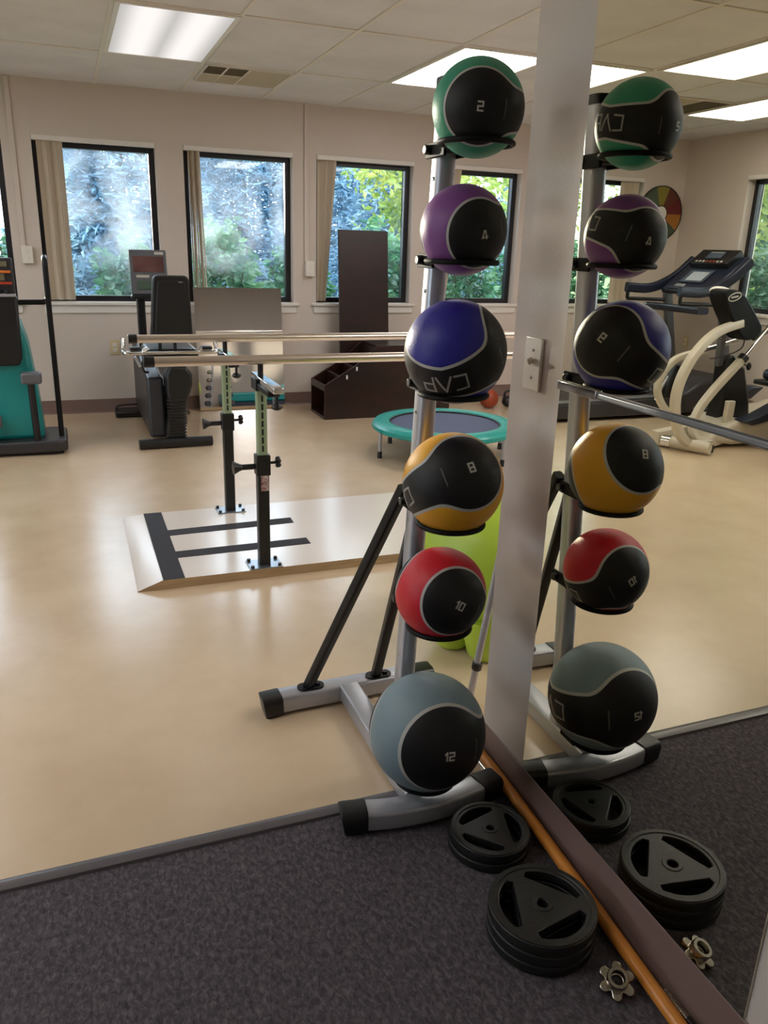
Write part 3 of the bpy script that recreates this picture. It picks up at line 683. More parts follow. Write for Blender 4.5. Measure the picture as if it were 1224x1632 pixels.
# star collar
t = thing('star_collar', 'chrome star-shaped screw collar lying on carpet by the near plates', 'weight collar', (0.868, 0.905, 0.0))
star = []
for k in range(6):
    a = math.radians(60*k)
    for j in range(9):
        b = a+math.radians(-105+210*j/8); star.append((0.0262*math.cos(a)+0.0078*math.cos(b), 0.0262*math.sin(a)+0.0078*math.sin(b)))
    b = a+math.radians(30); star.append((0.0195*math.cos(b), 0.0195*math.sin(b)))
TLT = Matrix.Rotation(math.radians(20), 4, 'X') @ Matrix.Rotation(math.radians(-12), 4, 'Y')
s = plate_curve('star_wheel', [star, arc(0, 0, 0.0125, 0, 360, 24)[:-1]], 0.013, 0.002, M_steel, t); s.matrix_local = Matrix.Translation((0, 0, 0.0178)) @ TLT
h = MB().lathe([(0.0125, -0.004), (0.0195, -0.004), (0.0205, 0.002), (0.0205, 0.021), (0.019, 0.023), (0.0135, 0.023), (0.0125, 0.021), (0.0125, -0.004)], (0, 0, 0), 36).build('flange_ring', M_steel, t, local=True); h.matrix_local = Matrix.Translation((0, 0, 0.0178)) @ TLT
# bars along the baseboard
d = MB().tube([(0.9455, 1.86, 0.042), (0.9455, 1.5, 0.036), (0.9345, 1.1, 0.024), (0.9200, 0.75, 0.0148), (0.915, 0.40, 0.0145)], 0.0142, 20).build('wooden_pole', M_dowel)
tag(recenter(d, (0.9455, 1.86, 0.042)), 'varnished wooden pole lying along the baseboard under the mirror', 'wooden pole')
d = MB().cyl((0.9445, 1.84, 0.0098), (0.9445, 1.505, 0.0098), 0.0095, seg=20).build('chrome_tube', M_chrome)
tag(recenter(d, (0.9445, 1.84, 0.0098)), 'short chrome tube on the floor under the wooden pole, beside the rack foot', 'metal tube')
t = thing('dumbbell_bar', 'threaded steel bar end between the wooden pole and baseboard', 'steel bar', (0.948, 0.60, 0.0))
prof = []; y = 0.86; k = 0
MB().cyl((0.9485, 0.40, 0.0095), (0.9485, 0.80, 0.0095), 0.0085, seg=16).build('bar_shaft', M_black, t)
yy = 0.80; prof = [(0.0, 0.0)]
while yy < 0.860:
    prof += [(0.0085, yy-0.80), (0.0070, yy-0.80+0.0022)]; yy += 0.0044
prof += [(0.0078, yy-0.80), (0.0, yy-0.80)]
MB().lathe(prof, (0.9485, 0.80, 0.0095), 16, 'y').build('threaded_end', M_steel, t)
# grey pole leaning on the wall end
t = thing('leaning_pole', 'slim grey pole with black collar standing at the end of the mirror wall', 'pole', (1.045, 1.88, 0))
MB().cyl((1.045, 1.880, 0.012), (1.089, 1.690, 1.18), 0.0105, seg=16).build('tube', M_silver, t)
MB().cyl((1.045, 1.880, 0.0), (1.0457, 1.877, 0.022), 0.014, seg=16).build('rubber_tip', M_rubber, t)
MB().cyl((1.0505, 1.856, 0.148), (1.0515, 1.852, 0.172), 0.0155, seg=16).build('collar', M_black, t, bevel=0.002)

# ------------------------------------------------------------------ parallel bars
pb = thing('parallel_bars', 'steel parallel walking bars on a low cream platform with black grip strips', 'parallel bars', (1.8, 3.49, 0))
T = 0.040; YP0, YP1 = 3.055, 3.930; XE = 3.55
m = MB(); m.m = 0
m.add([(0.165, 3.059, 0.003), (0.262, YP0, T), (0.262, YP1, T), (0.172, 4.0, 0.003)], [(0, 1, 2, 3)])
m.add([(0.262, YP0, T), (XE, YP0, T), (XE, YP1, T), (0.262, YP1, T)], [(0, 1, 2, 3)])
m.add([(XE, YP0, T), (XE+0.1, YP0, 0.003), (XE+0.1, YP1, 0.003), (XE, YP1, T)], [(0, 1, 2, 3)])
m.m = 1
for y, y2, y3 in ((3.059, YP0, YP0), (4.0, YP1, YP1)):
    m.add([(0.165 if y < 3.5 else 0.172, y, 0), (0.165 if y < 3.5 else 0.172, y, 0.003), (0.262, y2, T), (0.262, y2, 0)], [(0, 1, 2, 3)])
    m.add([(0.262, y2, 0), (0.262, y2, T), (XE, y2, T), (XE, y2, 0)], [(0, 1, 2, 3)])
    m.add([(XE, y2, 0), (XE, y2, T), (XE+0.1, y3, 0.003), (XE+0.1, y3, 0)], [(0, 1, 2, 3)])
m.add([(0.165, 3.059, 0), (0.172, 4.0, 0), (0.172, 4.0, 0.003), (0.165, 3.059, 0.003)], [(0, 1, 2, 3)])
m.add([(XE+0.1, YP0, 0), (XE+0.1, YP1, 0), (XE+0.1, YP1, 0.003), (XE+0.1, YP0, 0.003)], [(0, 1, 2, 3)])
m.build('platform', [M_lam, M_ply], pb, smooth=False)
M_grip = mat('black_grip_tape', (40, 40, 48), 0.75, bump=(500, 0.3))
MB().bx(0.266, 0.352, YP0+0.001, YP1-0.001, T-0.001, T+0.0015).build('grip_strip', M_grip, pb, smooth=False)
MB().prism([(0.352, 3.284), (0.950, 3.290), (0.950, 3.370), (0.352, 3.362)], 'z', T-0.001, T+0.0015).build('grip_strip', M_grip, pb, smooth=False)
MB().prism([(0.352, 3.572), (0.950, 3.592), (0.953, 3.672), (0.352, 3.650)], 'z', T-0.001, T+0.0015).build('grip_strip', M_grip, pb, smooth=False)
M_platesteel = mat('zinc_plate', (150, 158, 168), 0.3, metal=0.9)
def support(px, py, ztop, detail):
    bp = MB(); bp.bx(px-0.070, px+0.070, py-0.052, py+0.052, T, T+0.006); plate = bp.build('base_plate', M_platesteel, pb, bevel=0.0015)
    for sx in (-1, 1):
        for sy in (-1, 1): MB().cyl((px+sx*0.058, py+sy*0.041, T+0.005), (px+sx*0.058, py+sy*0.041, T+0.016), 0.008, seg=6).build('bolt', M_black, plate)
    zb = 0.525 if detail else 0.545
    lower = MB().rtube([(px, py, T+0.005), (px, py, zb)], 0.048, 0.048, 0.006, up=(0, 1, 0)).build('lower_post', M_black, pb)
    MB().bx(px-0.029, px+0.029, py-0.029, py+0.029, zb-0.085, zb).build('collar', M_black, lower, bevel=0.003)
    kn = MB(); kn.cyl((px-0.029, py, zb-0.05), (px-0.085, py, zb-0.05), 0.012, seg=14); kn.lathe([(0, 0.0), (0.012, 0.0), (0.016, -0.012), (0.026, -0.03), (0.028, -0.036), (0.02, -0.038), (0, -0.038)], (px-0.083, py, zb-0.05), 18, 'x')
    kn.build('plunger_knob', M_black, lower)
    kn = MB(); kn.cyl((px+0.029, py, zb-0.038), (px+0.055, py, zb-0.038), 0.006, seg=10)
    for k in range(5):
        a = 2*math.pi*k/5; kn.ell((px+0.066, py+0.015*math.cos(a), zb-0.038+0.015*math.sin(a)), (0.011, 0.010, 0.010), 10, 6)
    kn.ell((px+0.066, py, zb-0.038), (0.011, 0.014, 0.014), 10, 6); kn.build('star_knob', M_black, lower)
    if detail: MB().bx(px-0.012, px+0.020, py-0.0262, py-0.0235, 0.375, 0.44).build('rating_label', M_labelpaper, lower, smooth=False)
    inner = MB().rtube([(px, py, zb-0.02), (px, py, 0.805)], 0.040, 0.040, 0.005, up=(0, 1, 0)).build('inner_post', M_greenpaint, pb)
    s_ = MB()
    for k in range(7): s_.bx(px-0.004, px+0.004, py-0.0212, py-0.0195, zb+0.015+k*0.034, zb+0.040+k*0.034)
    s_.build('height_slot', M_black, inner, smooth=False)
    hd = MB(); hd.bx(px-0.030, px+0.030, py-0.045, py+0.045, 0.790, 0.838); hd.build('slide_housing', M_black, pb, bevel=0.004)
    arm = MB().bx(px-0.020, px+0.020, py-0.30, py+0.10, 0.822, 0.846).build('slide_arm', M_chrome, pb, bevel=0.004)
    MB().bx(px-0.024, px+0.024, py-0.22, py-0.04, 0.796, 0.823).build('arm_bracket', M_black, arm, bevel=0.006)
    kk = MB(); kk.cyl((px+0.004, py-0.25, 0.822), (px+0.004, py-0.25, 0.775), 0.006, seg=10); kk.ell((px+0.004, py-0.25, 0.766), (0.021, 0.021, 0.013), 14, 8); kk.build('lock_knob', M_black, arm)
    st = MB(); st.cyl((px, py, 0.838), (px, py, 0.890), 0.0115, seg=14); st.build('bar_stem', M_black, pb)
M_labelpaper = mat('printed_label', (206, 190, 186), 0.5, var=((120, 60, 60), 60, 3))
for px, py in ((0.690, 3.105), (0.690, 3.870), (3.02, 3.105), (3.02, 3.870)): support(px, py, 0.8, py < 3.5 and px < 2)
for py in (3.105, 3.870):
    bar = MB().cyl((0.262, py, 0.907), (3.46, py, 0.907), 0.0190, seg=28).build('hand_bar', M_bar, pb)
    for x0, x1 in ((0.248, 0.288), (3.43, 3.47)): MB().cyl((x0, py, 0.907), (x1, py, 0.907), 0.0212, seg=24).build('end_cap', M_black, bar, bevel=0.003)

# ------------------------------------------------------------------ recumbent machine
rs = thing('recumbent_stepper', 'black recumbent exercise machine with tall seat back in front of the hazy window', 'exercise machine', (0.60, 5.9, 0))
ft = MB().cyl((0.372, 5.43, 0.036), (0.862, 5.44, 0.036), 0.034, seg=20).build('rear_foot', M_black, rs, bevel=0.004)
m = MB(); m.prism([(0.545, 0.05), (0.68, 0.05), (0.69, 0.20), (0.705, 0.30), (0.745, 0.42), (0.748, 0.49), (0.715, 0.545), (0.60, 0.555), (0.575, 0.50), (0.572, 0.40), (0.585, 0.28), (0.560, 0.14)], 'y', 5.44, 5.62)
bt = m.build('seat_pedestal', M_black, rs, bevel=0.02, seg=3)
m = MB()
for k in range(12): m.bx(0.572, 0.690, 5.432, 5.60, 0.075+0.022*k, 0.086+0.022*k)
m.build('bellows', M_black, bt, bevel=0.004)
m = MB(); m.prism([(5.50, 0.06), (6.66, 0.06), (6.66, 0.60), (6.40, 0.64), (6.05, 0.52), (5.55, 0.46)], 'x', 0.455, 0.565); m.build('side_shroud', M_dark, rs, bevel=0.02, seg=3)
MB().bx(0.54, 0.72, 5.58, 6.60, 0.10, 0.40).build('drive_housing', M_black, rs, bevel=0.03)
MB().bx(0.455, 0.80, 5.47, 5.86, 0.585, 0.66).build('seat', M_black, rs, bevel=0.03, seg=3)
m = MB(); m.tube(fillet([(0.47, 5.47, 0.665), (0.44, 5.46, 0.655), (0.44, 5.455, 0.638), (0.80, 5.455, 0.638), (0.815, 5.47, 0.665)], 0.02), 0.012, 10); m.build('seat_rail', M_chrome, rs)
def rtrap(xa0, xa1, xb0, xb1, z0, z1, r):
    P = fillet([(xa0+(xa1-xa0)/2, 0, z0), (xa1, 0, z0), (xb1, 0, z1), (xb0, 0, z1), (xa0, 0, z0), (xa0+(xa1-xa0)/2, 0, z0)], r, 6)
    return [(p.x, p.z) for p in P[:-1]]
bk = MB().prism(rtrap(0.490, 0.768, 0.530, 0.757, 0.70, 1.128, 0.035), 'y', 5.47, 5.53).build('backrest', M_black, rs, bevel=0.012, seg=3)
MB().prism(rtrap(0.520, 0.740, 0.556, 0.730, 0.73, 1.095, 0.03), 'y', 5.462, 5.475).build('back_panel', M_black, bk, bevel=0.004)
MB().bx(0.688, 0.712, 5.459, 5.463, 1.085, 1.090).build('maker_badge', M_silver, bk)
for x in (0.552, 0.648): MB().bx(x-0.011, x+0.011, 5.48, 5.51, 0.64, 0.74).build('back_support', M_black, rs, bevel=0.003)
for s, xx in ((-1, 0.455), (1, 0.80)):
    m = MB(); e = xx+s*0.135
    m.tube(fillet([(xx, 5.50, 0.632), (e, 5.50, 0.632), (e, 5.58, 0.64), (e-s*0.008, 5.60, 0.72)], 0.035), 0.014, 12)
    h_ = m.build('side_handle', M_chrome, rs); MB().bx(min(xx+s*0.025, xx+s*0.095), max(xx+s*0.025, xx+s*0.095), 5.49, 5.56, 0.648, 0.672).build('arm_pad', M_black, h_, bevel=0.008)
MB().box((0.405, 5.52, 0.575), (0.02, 0.03, 0.075), Matrix.Rotation(math.radians(-25), 3, 'Y')).build('seat_lever', M_silver, rs, bevel=0.004)
m = MB(); m.tube(spline([(0.455, 5.52, 0.62), (0.435, 5.52, 0.56), (0.445, 5.52, 0.51), (0.47, 5.55, 0.50)], 5), 0.008, 8); m.build('adjustment_strap', M_black, rs)
MB().bx(0.478, 0.535, 6.19, 6.27, 0.55, 0.965).build('display_mast', M_black, rs, bevel=0.01)
cn = MB(); RX = Matrix.Rotation(math.radians(-12), 3, 'X'); cn.box((0.573, 6.19, 1.118), (0.258, 0.04, 0.315), RX)
cn = cn.build('display_console', M_greyframe, rs, bevel=0.008)
def on_console(cx, cz, w_, h_, mm, nm, d=0.022):
    p = Vector((0.573, 6.19, 1.118)) + RX @ Vector((cx, -d, cz)); MB().box(p, (w_, 0.006, h_), RX).build(nm, mm, cn, bevel=0.001)
M_screen = mat('dim_red_screen', (120, 84, 80), 0.25, var=((84, 52, 52), 4, 2))
on_console(0.0, 0.055, 0.212, 0.11, M_screen, 'screen'); on_console(0.078, 0.132, 0.062, 0.02, M_mark, 'maker_badge'); on_console(-0.045, -0.03, 0.09, 0.018, M_mark, 'legend_strip'); on_console(-0.04, -0.092, 0.10, 0.06, mat('green_grey_screen', (72, 92, 78), 0.3), 'lower_screen')
MB().bx(0.44, 0.70, 6.12, 6.22, 0.938, 0.965).build('console_shelf', M_black, rs, bevel=0.008)
fp = MB().bx(0.285, 0.545, 6.50, 6.69, 0.0, 0.05).build('foot_base', M_black, rs, bevel=0.012)
m = MB(); m.tube(spline([(0.30, 6.55, 0.052), (0.295, 6.53, 0.085), (0.34, 6.52, 0.10), (0.47, 6.53, 0.10), (0.52, 6.55, 0.08)], 5), 0.006, 8); m.build('wire_loop', M_black, fp)
m = MB(); m.tube(spline([(0.72, 6.50, 0.03), (0.80, 6.47, 0.02), (0.86, 6.52, 0.018), (0.84, 6.60, 0.016), (0.74, 6.62, 0.02)], 6), 0.007, 8); m.build('power_cord', M_black, rs)

# ------------------------------------------------------------------ teal arm ergometer at the left edge
te = thing('upper_body_ergometer', 'teal and black exercise machine at the left edge of the picture', 'exercise machine', (-0.42, 5.66, 0))
m = MB(); m.prism([(-0.90, 5.44), (-0.13, 5.41), (-0.072, 5.45), (-0.072, 5.82), (-0.13, 5.87), (-0.90, 5.87)], 'z', 0.022, 0.095); m.build('base_platform', M_dark, te, bevel=0.012)
MB().bx(-0.86, -0.10, 5.46, 5.84, 0.0, 0.024).build('base_foot', M_black, te)
m = MB(); m.prism([(-0.66, 0.09), (-0.205, 0.09), (-0.225, 0.42), (-0.252, 0.70), (-0.285, 0.83), (-0.33, 0.87), (-0.56, 0.87), (-0.62, 0.70)], 'y', 5.52, 5.82); m.build('body_shroud', M_teal, te, bevel=0.03, seg=3)
m = MB(); m.prism([(-0.60, 0.575), (-0.305, 0.575), (-0.287, 0.62), (-0.277, 0.995), (-0.60, 0.995)], 'y', 5.44, 5.53); m.build('front_panel', M_black, te, bevel=0.014)
cs = MB(); cs.bx(-0.62, -0.285, 5.47, 5.53, 0.985, 1.215); cs = cs.build('console', M_dark, te, bevel=0.01)
MB().bx(-0.60, -0.315, 5.462, 5.472, 1.165, 1.195).build('screen_strip', mat('olive_screen', (110, 108, 84), 0.3), cs)
MB().bx(-0.60, -0.298, 5.445, 5.472, 1.128, 1.142).build('accent_strip', mat('orange_plastic', (206, 112, 40), 0.4), cs, bevel=0.003, label='orange strip across the console')
MB().bx(-0.60, -0.335, 5.462, 5.472, 1.085, 1.125).build('screen_strip', mat('olive_screen_b', (122, 116, 90), 0.3), cs)
MB().bx(-0.60, -0.296, 5.445, 5.472, 1.062, 1.076).build('accent_strip', mat('red_plastic', (176, 60, 36), 0.4), cs, bevel=0.003, label='red strip across the console')
MB().bx(-0.60, -0.282, 5.42, 5.48, 0.99, 1.008).build('console_ledge', M_silver, cs, bevel=0.006)
for x_ in (-0.33, -0.375): MB().cyl((x_, 5.45, 1.008), (x_, 5.45, 1.033), 0.015, seg=14).build('dial', M_black, cs)
m = MB(); m.tube(fillet([(-0.105, 5.56, 0.09), (-0.105, 5.56, 1.20), (-0.105, 5.66, 1.225), (-0.105, 5.70, 1.19), (-0.108, 5.70, 0.965), (-0.125, 5.66, 0.945), (-0.38, 5.64, 0.945)], 0.045), 0.0165, 14); m.build('grab_rail', M_blackgloss, te)
for px, pz, py in ((-0.245, 0.49, 5.43), (-0.50, 0.22, 5.43)):
    m = MB().cyl((px-0.005, py+0.03, pz-0.40 if pz > 0.4 else 0.05), (px-0.01, py+0.03, pz), 0.022, seg=14); st = m.build('crank_stem', M_black, te)
    MB().bx(px-0.062, px+0.058, py-0.04, py+0.06, pz-0.025, pz+0.045).build('pedal', M_greyframe, st, bevel=0.014, seg=3)

# ------------------------------------------------------------------ leaning mirror, dark board, stair box, trampoline, exercise ball
fm = thing('floor_mirror', 'frameless mirror leaning on the wall under the hazy window', 'mirror', (1.32, 6.66, 0))
b0, b1 = Vector((0, 6.640, 0.004)), Vector((0, 6.738, 0.990)); dv = (b1-b0).normalized(); nv = Vector((0, -dv.z, dv.y))
def slab(m, u0, u1, s0, s1, d0, d1):
    vs = []
    for d in (d0, d1):
        for u, s_ in ((u0, s0), (u1, s0), (u1, s1), (u0, s1)): vs.append(Vector((u, 0, 0))+b0+dv*s_+nv*d)
    m.add(vs, [(0, 3, 2, 1), (4, 5, 6, 7), (0, 1, 5, 4), (1, 2, 6, 5), (2, 3, 7, 6), (3, 0, 4, 7)])
m = MB(); slab(m, 0.963, 1.682, 0, 0.991, 0.0, 0.005); m.build('mirror_glass', M_mirror2, fm, smooth=False)
m = MB(); slab(m, 0.963, 1.682, 0, 0.991, -0.012, 0.0); m.build('mirror_backing', M_white, fm, smooth=False)
bd = MB(); vs = []
for (y, z) in ((6.505, 0.003), (6.530, 0.003), (6.640, 1.471), (6.615, 1.471)):
    for x in ((2.150, 2.600) if z < 1 else (2.146, 2.583)): vs.append((x, y, z))
bd.add(vs, [(0, 1, 3, 2), (2, 3, 5, 4), (4, 5, 7, 6), (6, 7, 1, 0), (0, 2, 4, 6), (1, 7, 5, 3)])
bd = bd.build('tall_board', M_mahog, bevel=0.003); tag(recenter(bd, (2.37, 6.52, 0)), 'tall dark mahogany board standing against the window', 'wooden board')
sb = thing('step_box', 'dark mahogany box with sloped open end in front of the tall board', 'wooden box', (2.4, 6.27, 0))
PR = [(1.868, 0.0), (2.98, 0.0), (2.98, 0.59), (2.312, 0.586), (2.12, 0.425), (1.868, 0.278)]
MB().prism(PR, 'y', 6.07, 6.092).build('side_panel', M_mahog, sb, bevel=0.002)
MB().prism(PR, 'y', 6.448, 6.470).build('side_panel', M_mahog, sb, bevel=0.002)
MB().bx(1.868, 2.98, 6.092, 6.448, 0.0, 0.022).build('bottom_board', M_mahog, sb)
MB().bx(2.312, 2.98, 6.092, 6.448, 0.565, 0.586).build('top_board', M_mahog, sb)
MB().bx(2.955, 2.98, 6.092, 6.448, 0.022, 0.565).build('end_board', M_mahog, sb)
for x, z0, z1 in ((1.870, 0.225, 0.277), (2.00, 0.03, 0.345), (2.125, 0.03, 0.415), (2.30, 0.03, 0.565)): MB().bx(x, x+0.018, 6.092, 6.448, z0, z1).build('divider', M_mahog, sb, bevel=0.002)
for px, pz in ((2.052, 0.345), (2.135, 0.41)): MB().bx(px-0.006, px+0.006, 6.058, 6.072, pz-0.02, pz+0.012).build('peg', M_white, sb, bevel=0.002, label='small white peg')

tr = thing('trampoline', 'round mini trampoline with teal pad on the floor beyond the ball rack', 'trampoline', (2.33, 4.80, 0))
TC = (2.33, 4.80)
MB().lathe([(0.375, 0.232), (0.385, 0.243), (0.43, 0.247), (0.475, 0.240), (0.494, 0.222), (0.496, 0.200), (0.486, 0.192), (0.47, 0.196), (0.44, 0.212), (0.385, 0.226), (0.375, 0.232)], (TC[0], TC[1], -0.01), 72).build('edge_pad', M_tealpad, tr)
MB().lathe([(0, 0.212), (0.37, 0.216), (0.37, 0.212), (0, 0.208)], (TC[0], TC[1], 0), 64).build('jump_mat', M_mat_blue, tr)
MB().torus((TC[0], TC[1], 0.219), 0.374, 0.008, 64, 8).build('mat_binding', M_black, tr)
MB().torus((TC[0], TC[1], 0.196), 0.462, 0.0125, 64, 10).build('steel_ring', M_silver, tr)
for a in (178, 121, 62, 4, -58, -118):
    x = TC[0]+0.462*math.cos(math.radians(a)); y = TC[1]+0.462*math.sin(math.radians(a))
    lg = MB().cyl((x, y, 0.02), (x, y, 0.195), 0.0125, seg=14).build('leg', M_silver, tr); MB().cyl((x, y, 0.0), (x, y, 0.045), 0.017, 0.0155, seg=14).build('rubber_foot', M_rubber, lg)

eb = thing('exercise_ball', 'lime green exercise ball with moulded feet behind the rack', 'exercise ball', (1.33, 2.28, 0))
EC = (1.335, 2.285, 0.310); ER = 0.268
m = MB(); prof = []
for k in range(49):
    a = math.pi*k/48; rr = ER + (0.0012 if k % 4 == 0 else 0); prof.append((rr*math.sin(a), -rr*math.cos(a)))
m.lathe(prof, EC, 56); m.build('ball_skin', M_green, eb, angle=80)
for a in (186, 236, 20, 110):
    ca, sa = math.cos(math.radians(a)), math.sin(math.radians(a))
    MB().lathe([(0, 0.0), (0.045, 0.002), (0.062, 0.02), (0.075, 0.07), (0.09, 0.13), (0.09, 0.16), (0, 0.16)], (EC[0]+0.16*ca, EC[1]+0.16*sa, 0), 24).build('moulded_foot', M_green, eb)
ob = MB().ell((3.455, 6.24, 0.086), (0.086, 0.086, 0.086), 32, 18).build('small_ball', M_orange); tag(recenter(ob, (3.455, 6.24, 0)), 'small rust-orange ball on the floor behind the blue medicine ball', 'ball')
kb = thing('kettlebell', 'black looped weight on the floor beside the small orange ball', 'kettlebell', (3.66, 6.25, 0))
MB().ell((3.66, 6.25, 0.050), (0.058, 0.058, 0.050), 20, 12).build('weight_body', M_black, kb)
MB().tube(fillet([(3.615, 6.25, 0.075), (3.622, 6.25, 0.145), (3.698, 6.25, 0.145), (3.705, 6.25, 0.075)], 0.03), 0.011, 10).build('handle', M_black, kb)

# ------------------------------------------------------------------ treadmill and elliptical (seen in the wall mirror)
tm = thing('treadmill', 'dark grey treadmill facing the side wall window, seen in the mirror', 'treadmill', (-2.6, 5.86, 0))
m = MB(); m.prism([(-3.30, 0.03), (-1.52, 0.03), (-1.50, 0.10), (-1.56, 0.15), (-3.30, 0.19)], 'y', 5.50, 6.20); m.build('deck', M_dark, tm, bevel=0.015)
m = MB(); m.prism([(-3.15, 0.190), (-1.56, 0.153), (-1.56, 0.158), (-3.15, 0.195)], 'y', 5.58, 6.12); m.build('belt', M_black, tm)
for y in (5.50, 6.125): 
    m = MB(); m.prism([(-3.15, 0.186), (-1.58, 0.150), (-1.58, 0.165), (-3.15, 0.202)], 'y', y, y+0.075); m.build('side_rail', M_greyframe, tm, bevel=0.004)
m = MB(); m.prism([(-3.72, 0.03), (-3.08, 0.03), (-3.04, 0.20), (-3.20, 0.30), (-3.50, 0.34), (-3.70, 0.26)], 'y', 5.48, 6.22); m.build('motor_hood', M_dark, tm, bevel=0.03, seg=3)
for y in (5.47, 6.17):
    m = MB(); m.rtube([(-3.54, y+0.03, 0.05), (-3.31, y+0.03, 1.02)], 0.05, 0.085, 0.012, up=(1, 0, 0)); m.build('upright', M_greyframe, tm)
    m = MB(); m.rtube(fillet([(-2.84, y+0.03, 1.065), (-3.12, y+0.03, 1.050), (-3.38, y+0.03, 1.16), (-3.56, y+0.03, 1.315)], 0.12), 0.055, 0.085, 0.02); m.build('arm_rail', M_navy, tm)
    m = MB(); m.tube(fillet([(-2.86, y+0.03, 1.03), (-2.86, y+0.03, 0.965), (-3.28, y+0.03, 0.955)], 0.02), 0.016, 10); m.build('grip_loop', M_black, tm)
RC = Matrix.Rotation(math.radians(38), 3, 'Y')
cn = MB(); cn.box((-3.395, 5.85, 1.185), (0.50, 0.62, 0.055), RC); cn = cn.build('console', M_navy, tm, bevel=0.02, seg=3)
def on_tm(dx, dy, w_, l_, mm, nm, h_=0.036, t_=0.008):
    p = Vector((-3.395, 5.85, 1.185)) + RC @ Vector((dx, dy, h_)); MB().box(p, (w_, l_, t_), RC).build(nm, mm, cn, bevel=0.002)
on_tm(-0.165, 0.0, 0.19, 0.46, M_black, 'display_housing', 0.05, 0.06); on_tm(-0.18, 0.0, 0.085, 0.18, M_greyblue, 'screen', 0.083)
on_tm(-0.215, -0.0, 0.012, 0.16, M_mark, 'maker_badge', 0.083)
for k in range(8): on_tm(-0.095, -0.15+0.043*k, 0.02, 0.024, M_orange if k in (2, 3, 4) else M_mark, 'button', 0.083, 0.006)
on_tm(0.055, 0.02, 0.17, 0.28, M_greyblue, 'reading_rack'); on_tm(0.065, 0.0, 0.12, 0.20, mat('grey_sheet', (170, 178, 186), 0.5), 'paper_sheet', 0.044, 0.002)
on_tm(0.195, 0.10, 0.05, 0.12, M_silver, 'key_panel'); on_tm(0.225, -0.02, 0.03, 0.5, M_navy, 'front_lip', 0.03, 0.03)
m = MB(); m.rtube([(-3.12, 5.50, 0.905), (-3.12, 6.20, 0.905)], 0.12, 0.06, 0.02); m.build('cross_tray', M_navy, tm)

M_matte = mat('matte_black', (13, 13, 14), 0.55, spec=0.2)
el = thing('elliptical_trainer', 'cream and black elliptical trainer in front of the treadmill, seen in the mirror', 'elliptical trainer', (-2.6, 4.6, 0))
def etube(pts, w_, h_, nm, mm=None, n=6):
    return MB().rtube(spline(pts, n), w_, h_, 0.007, up=(0, 1, 0)).build(nm, mm or M_cream, el)
etube([(-2.52, 4.46, 0.905), (-2.30, 4.44, 0.845), (-2.12, 4.41, 0.72), (-2.02, 4.40, 0.57), (-1.985, 4.40, 0.42), (-2.005, 4.40, 0.27), (-2.06, 4.40, 0.15), (-2.17, 4.41, 0.065), (-2.36, 4.44, 0.045), (-2.6, 4.5, 0.06)], 0.055, 0.060, 'front_arch')
etube([(-2.60, 4.84, 0.660), (-2.50, 4.84, 0.650), (-2.33, 4.85, 0.60), (-2.225, 4.85, 0.49), (-2.20, 4.85, 0.37), (-2.28, 4.85, 0.24), (-2.43, 4.84, 0.14), (-2.60, 4.80, 0.08)], 0.045, 0.050, 'front_arch')
etube([(-2.69, 4.55, 0.645), (-2.56, 4.55, 0.52), (-2.43, 4.55, 0.385), (-2.335, 4.54, 0.27), (-2.285, 4.52, 0.16), (-2.30, 4.48, 0.075), (-2.40, 4.46, 0.045)], 0.050, 0.055, 'swing_arm')
ro = MB().cyl((-2.685, 4.55, 0.64), (-2.90, 4.55, 0.885), 0.0135, seg=12).build('extension_rod', M_chrome, el)
MB().cyl((-2.672, 4.55, 0.627), (-2.700, 4.55, 0.658), 0.038, seg=16).build('clamp_collar', M_black, el, bevel=0.003)
m = MB(); m.cyl((-2.70, 4.55, 0.60), (-2.745, 4.55, 0.585), 0.006, seg=8); m.ell((-2.755, 4.55, 0.582), (0.014, 0.022, 0.03), 12, 8); m.build('lock_knob', M_black, el)
m = MB(); m.tube([(-2.40, 4.72, 0.675), (-2.62, 4.70, 0.725), (-2.85, 4.66, 0.80)], 0.017, 10); m.build('handle_rod', M_chrome, el)
m = MB(); m.tube(spline([(-2.82, 4.62, 0.78), (-2.95, 4.62, 0.84), (-2.98, 4.62, 0.94), (-2.93, 4.6, 1.0)], 5), 0.022, 10); m.build('hand_grip', M_black, el)
hp = [(-2.315, 1.105), (-2.38, 1.135), (-2.49, 1.105), (-2.61, 0.99), (-2.71, 0.87), (-2.66, 0.80), (-2.56, 0.79), (-2.47, 0.875), (-2.37, 1.00)]
hp = [(p.x, p.y) for p in spline([(a, b, 0) for a, b in hp], 4, True)]
hd = MB().prism(hp, 'y', 4.44, 4.60).build('console_head', M_matte, el, bevel=0.012)
MB().prism([(u-0.05, v+0.012) for u, v in hp], 'y', 4.60, 4.66).build('console_back', M_white, hd, bevel=0.015)
rim = MB(); cx_, cz_ = -2.405, 1.085
rim.sweep([Vector((cx_+0.062*math.cos(a)*0.86+0.062*math.sin(a)*0.0, 4.437, cz_+0.026*math.sin(a)-0.012*math.cos(a))) for a in [2*math.pi*k/28 for k in range(28)]], [(0.004*math.cos(a), 0.004*math.sin(a)) for a in [2*math.pi*k/6 for k in range(6)]], True)
rim.box((cx_, 4.437, cz_), (0.060, 0.004, 0.012), Matrix.Rotation(math.radians(10), 3, 'Y')); rim.build('oval_emblem', M_mark, hd)
fo = MB().cyl((-2.095, 4.57, 0.050), (-2.25, 4.28, 0.050), 0.043, seg=20).build('front_foot', M_cream, el)
MB().cyl((-2.085, 4.59, 0.050), (-2.118, 4.527, 0.050), 0.045, seg=20).build('end_cap', M_chrome, fo, bevel=0.004)
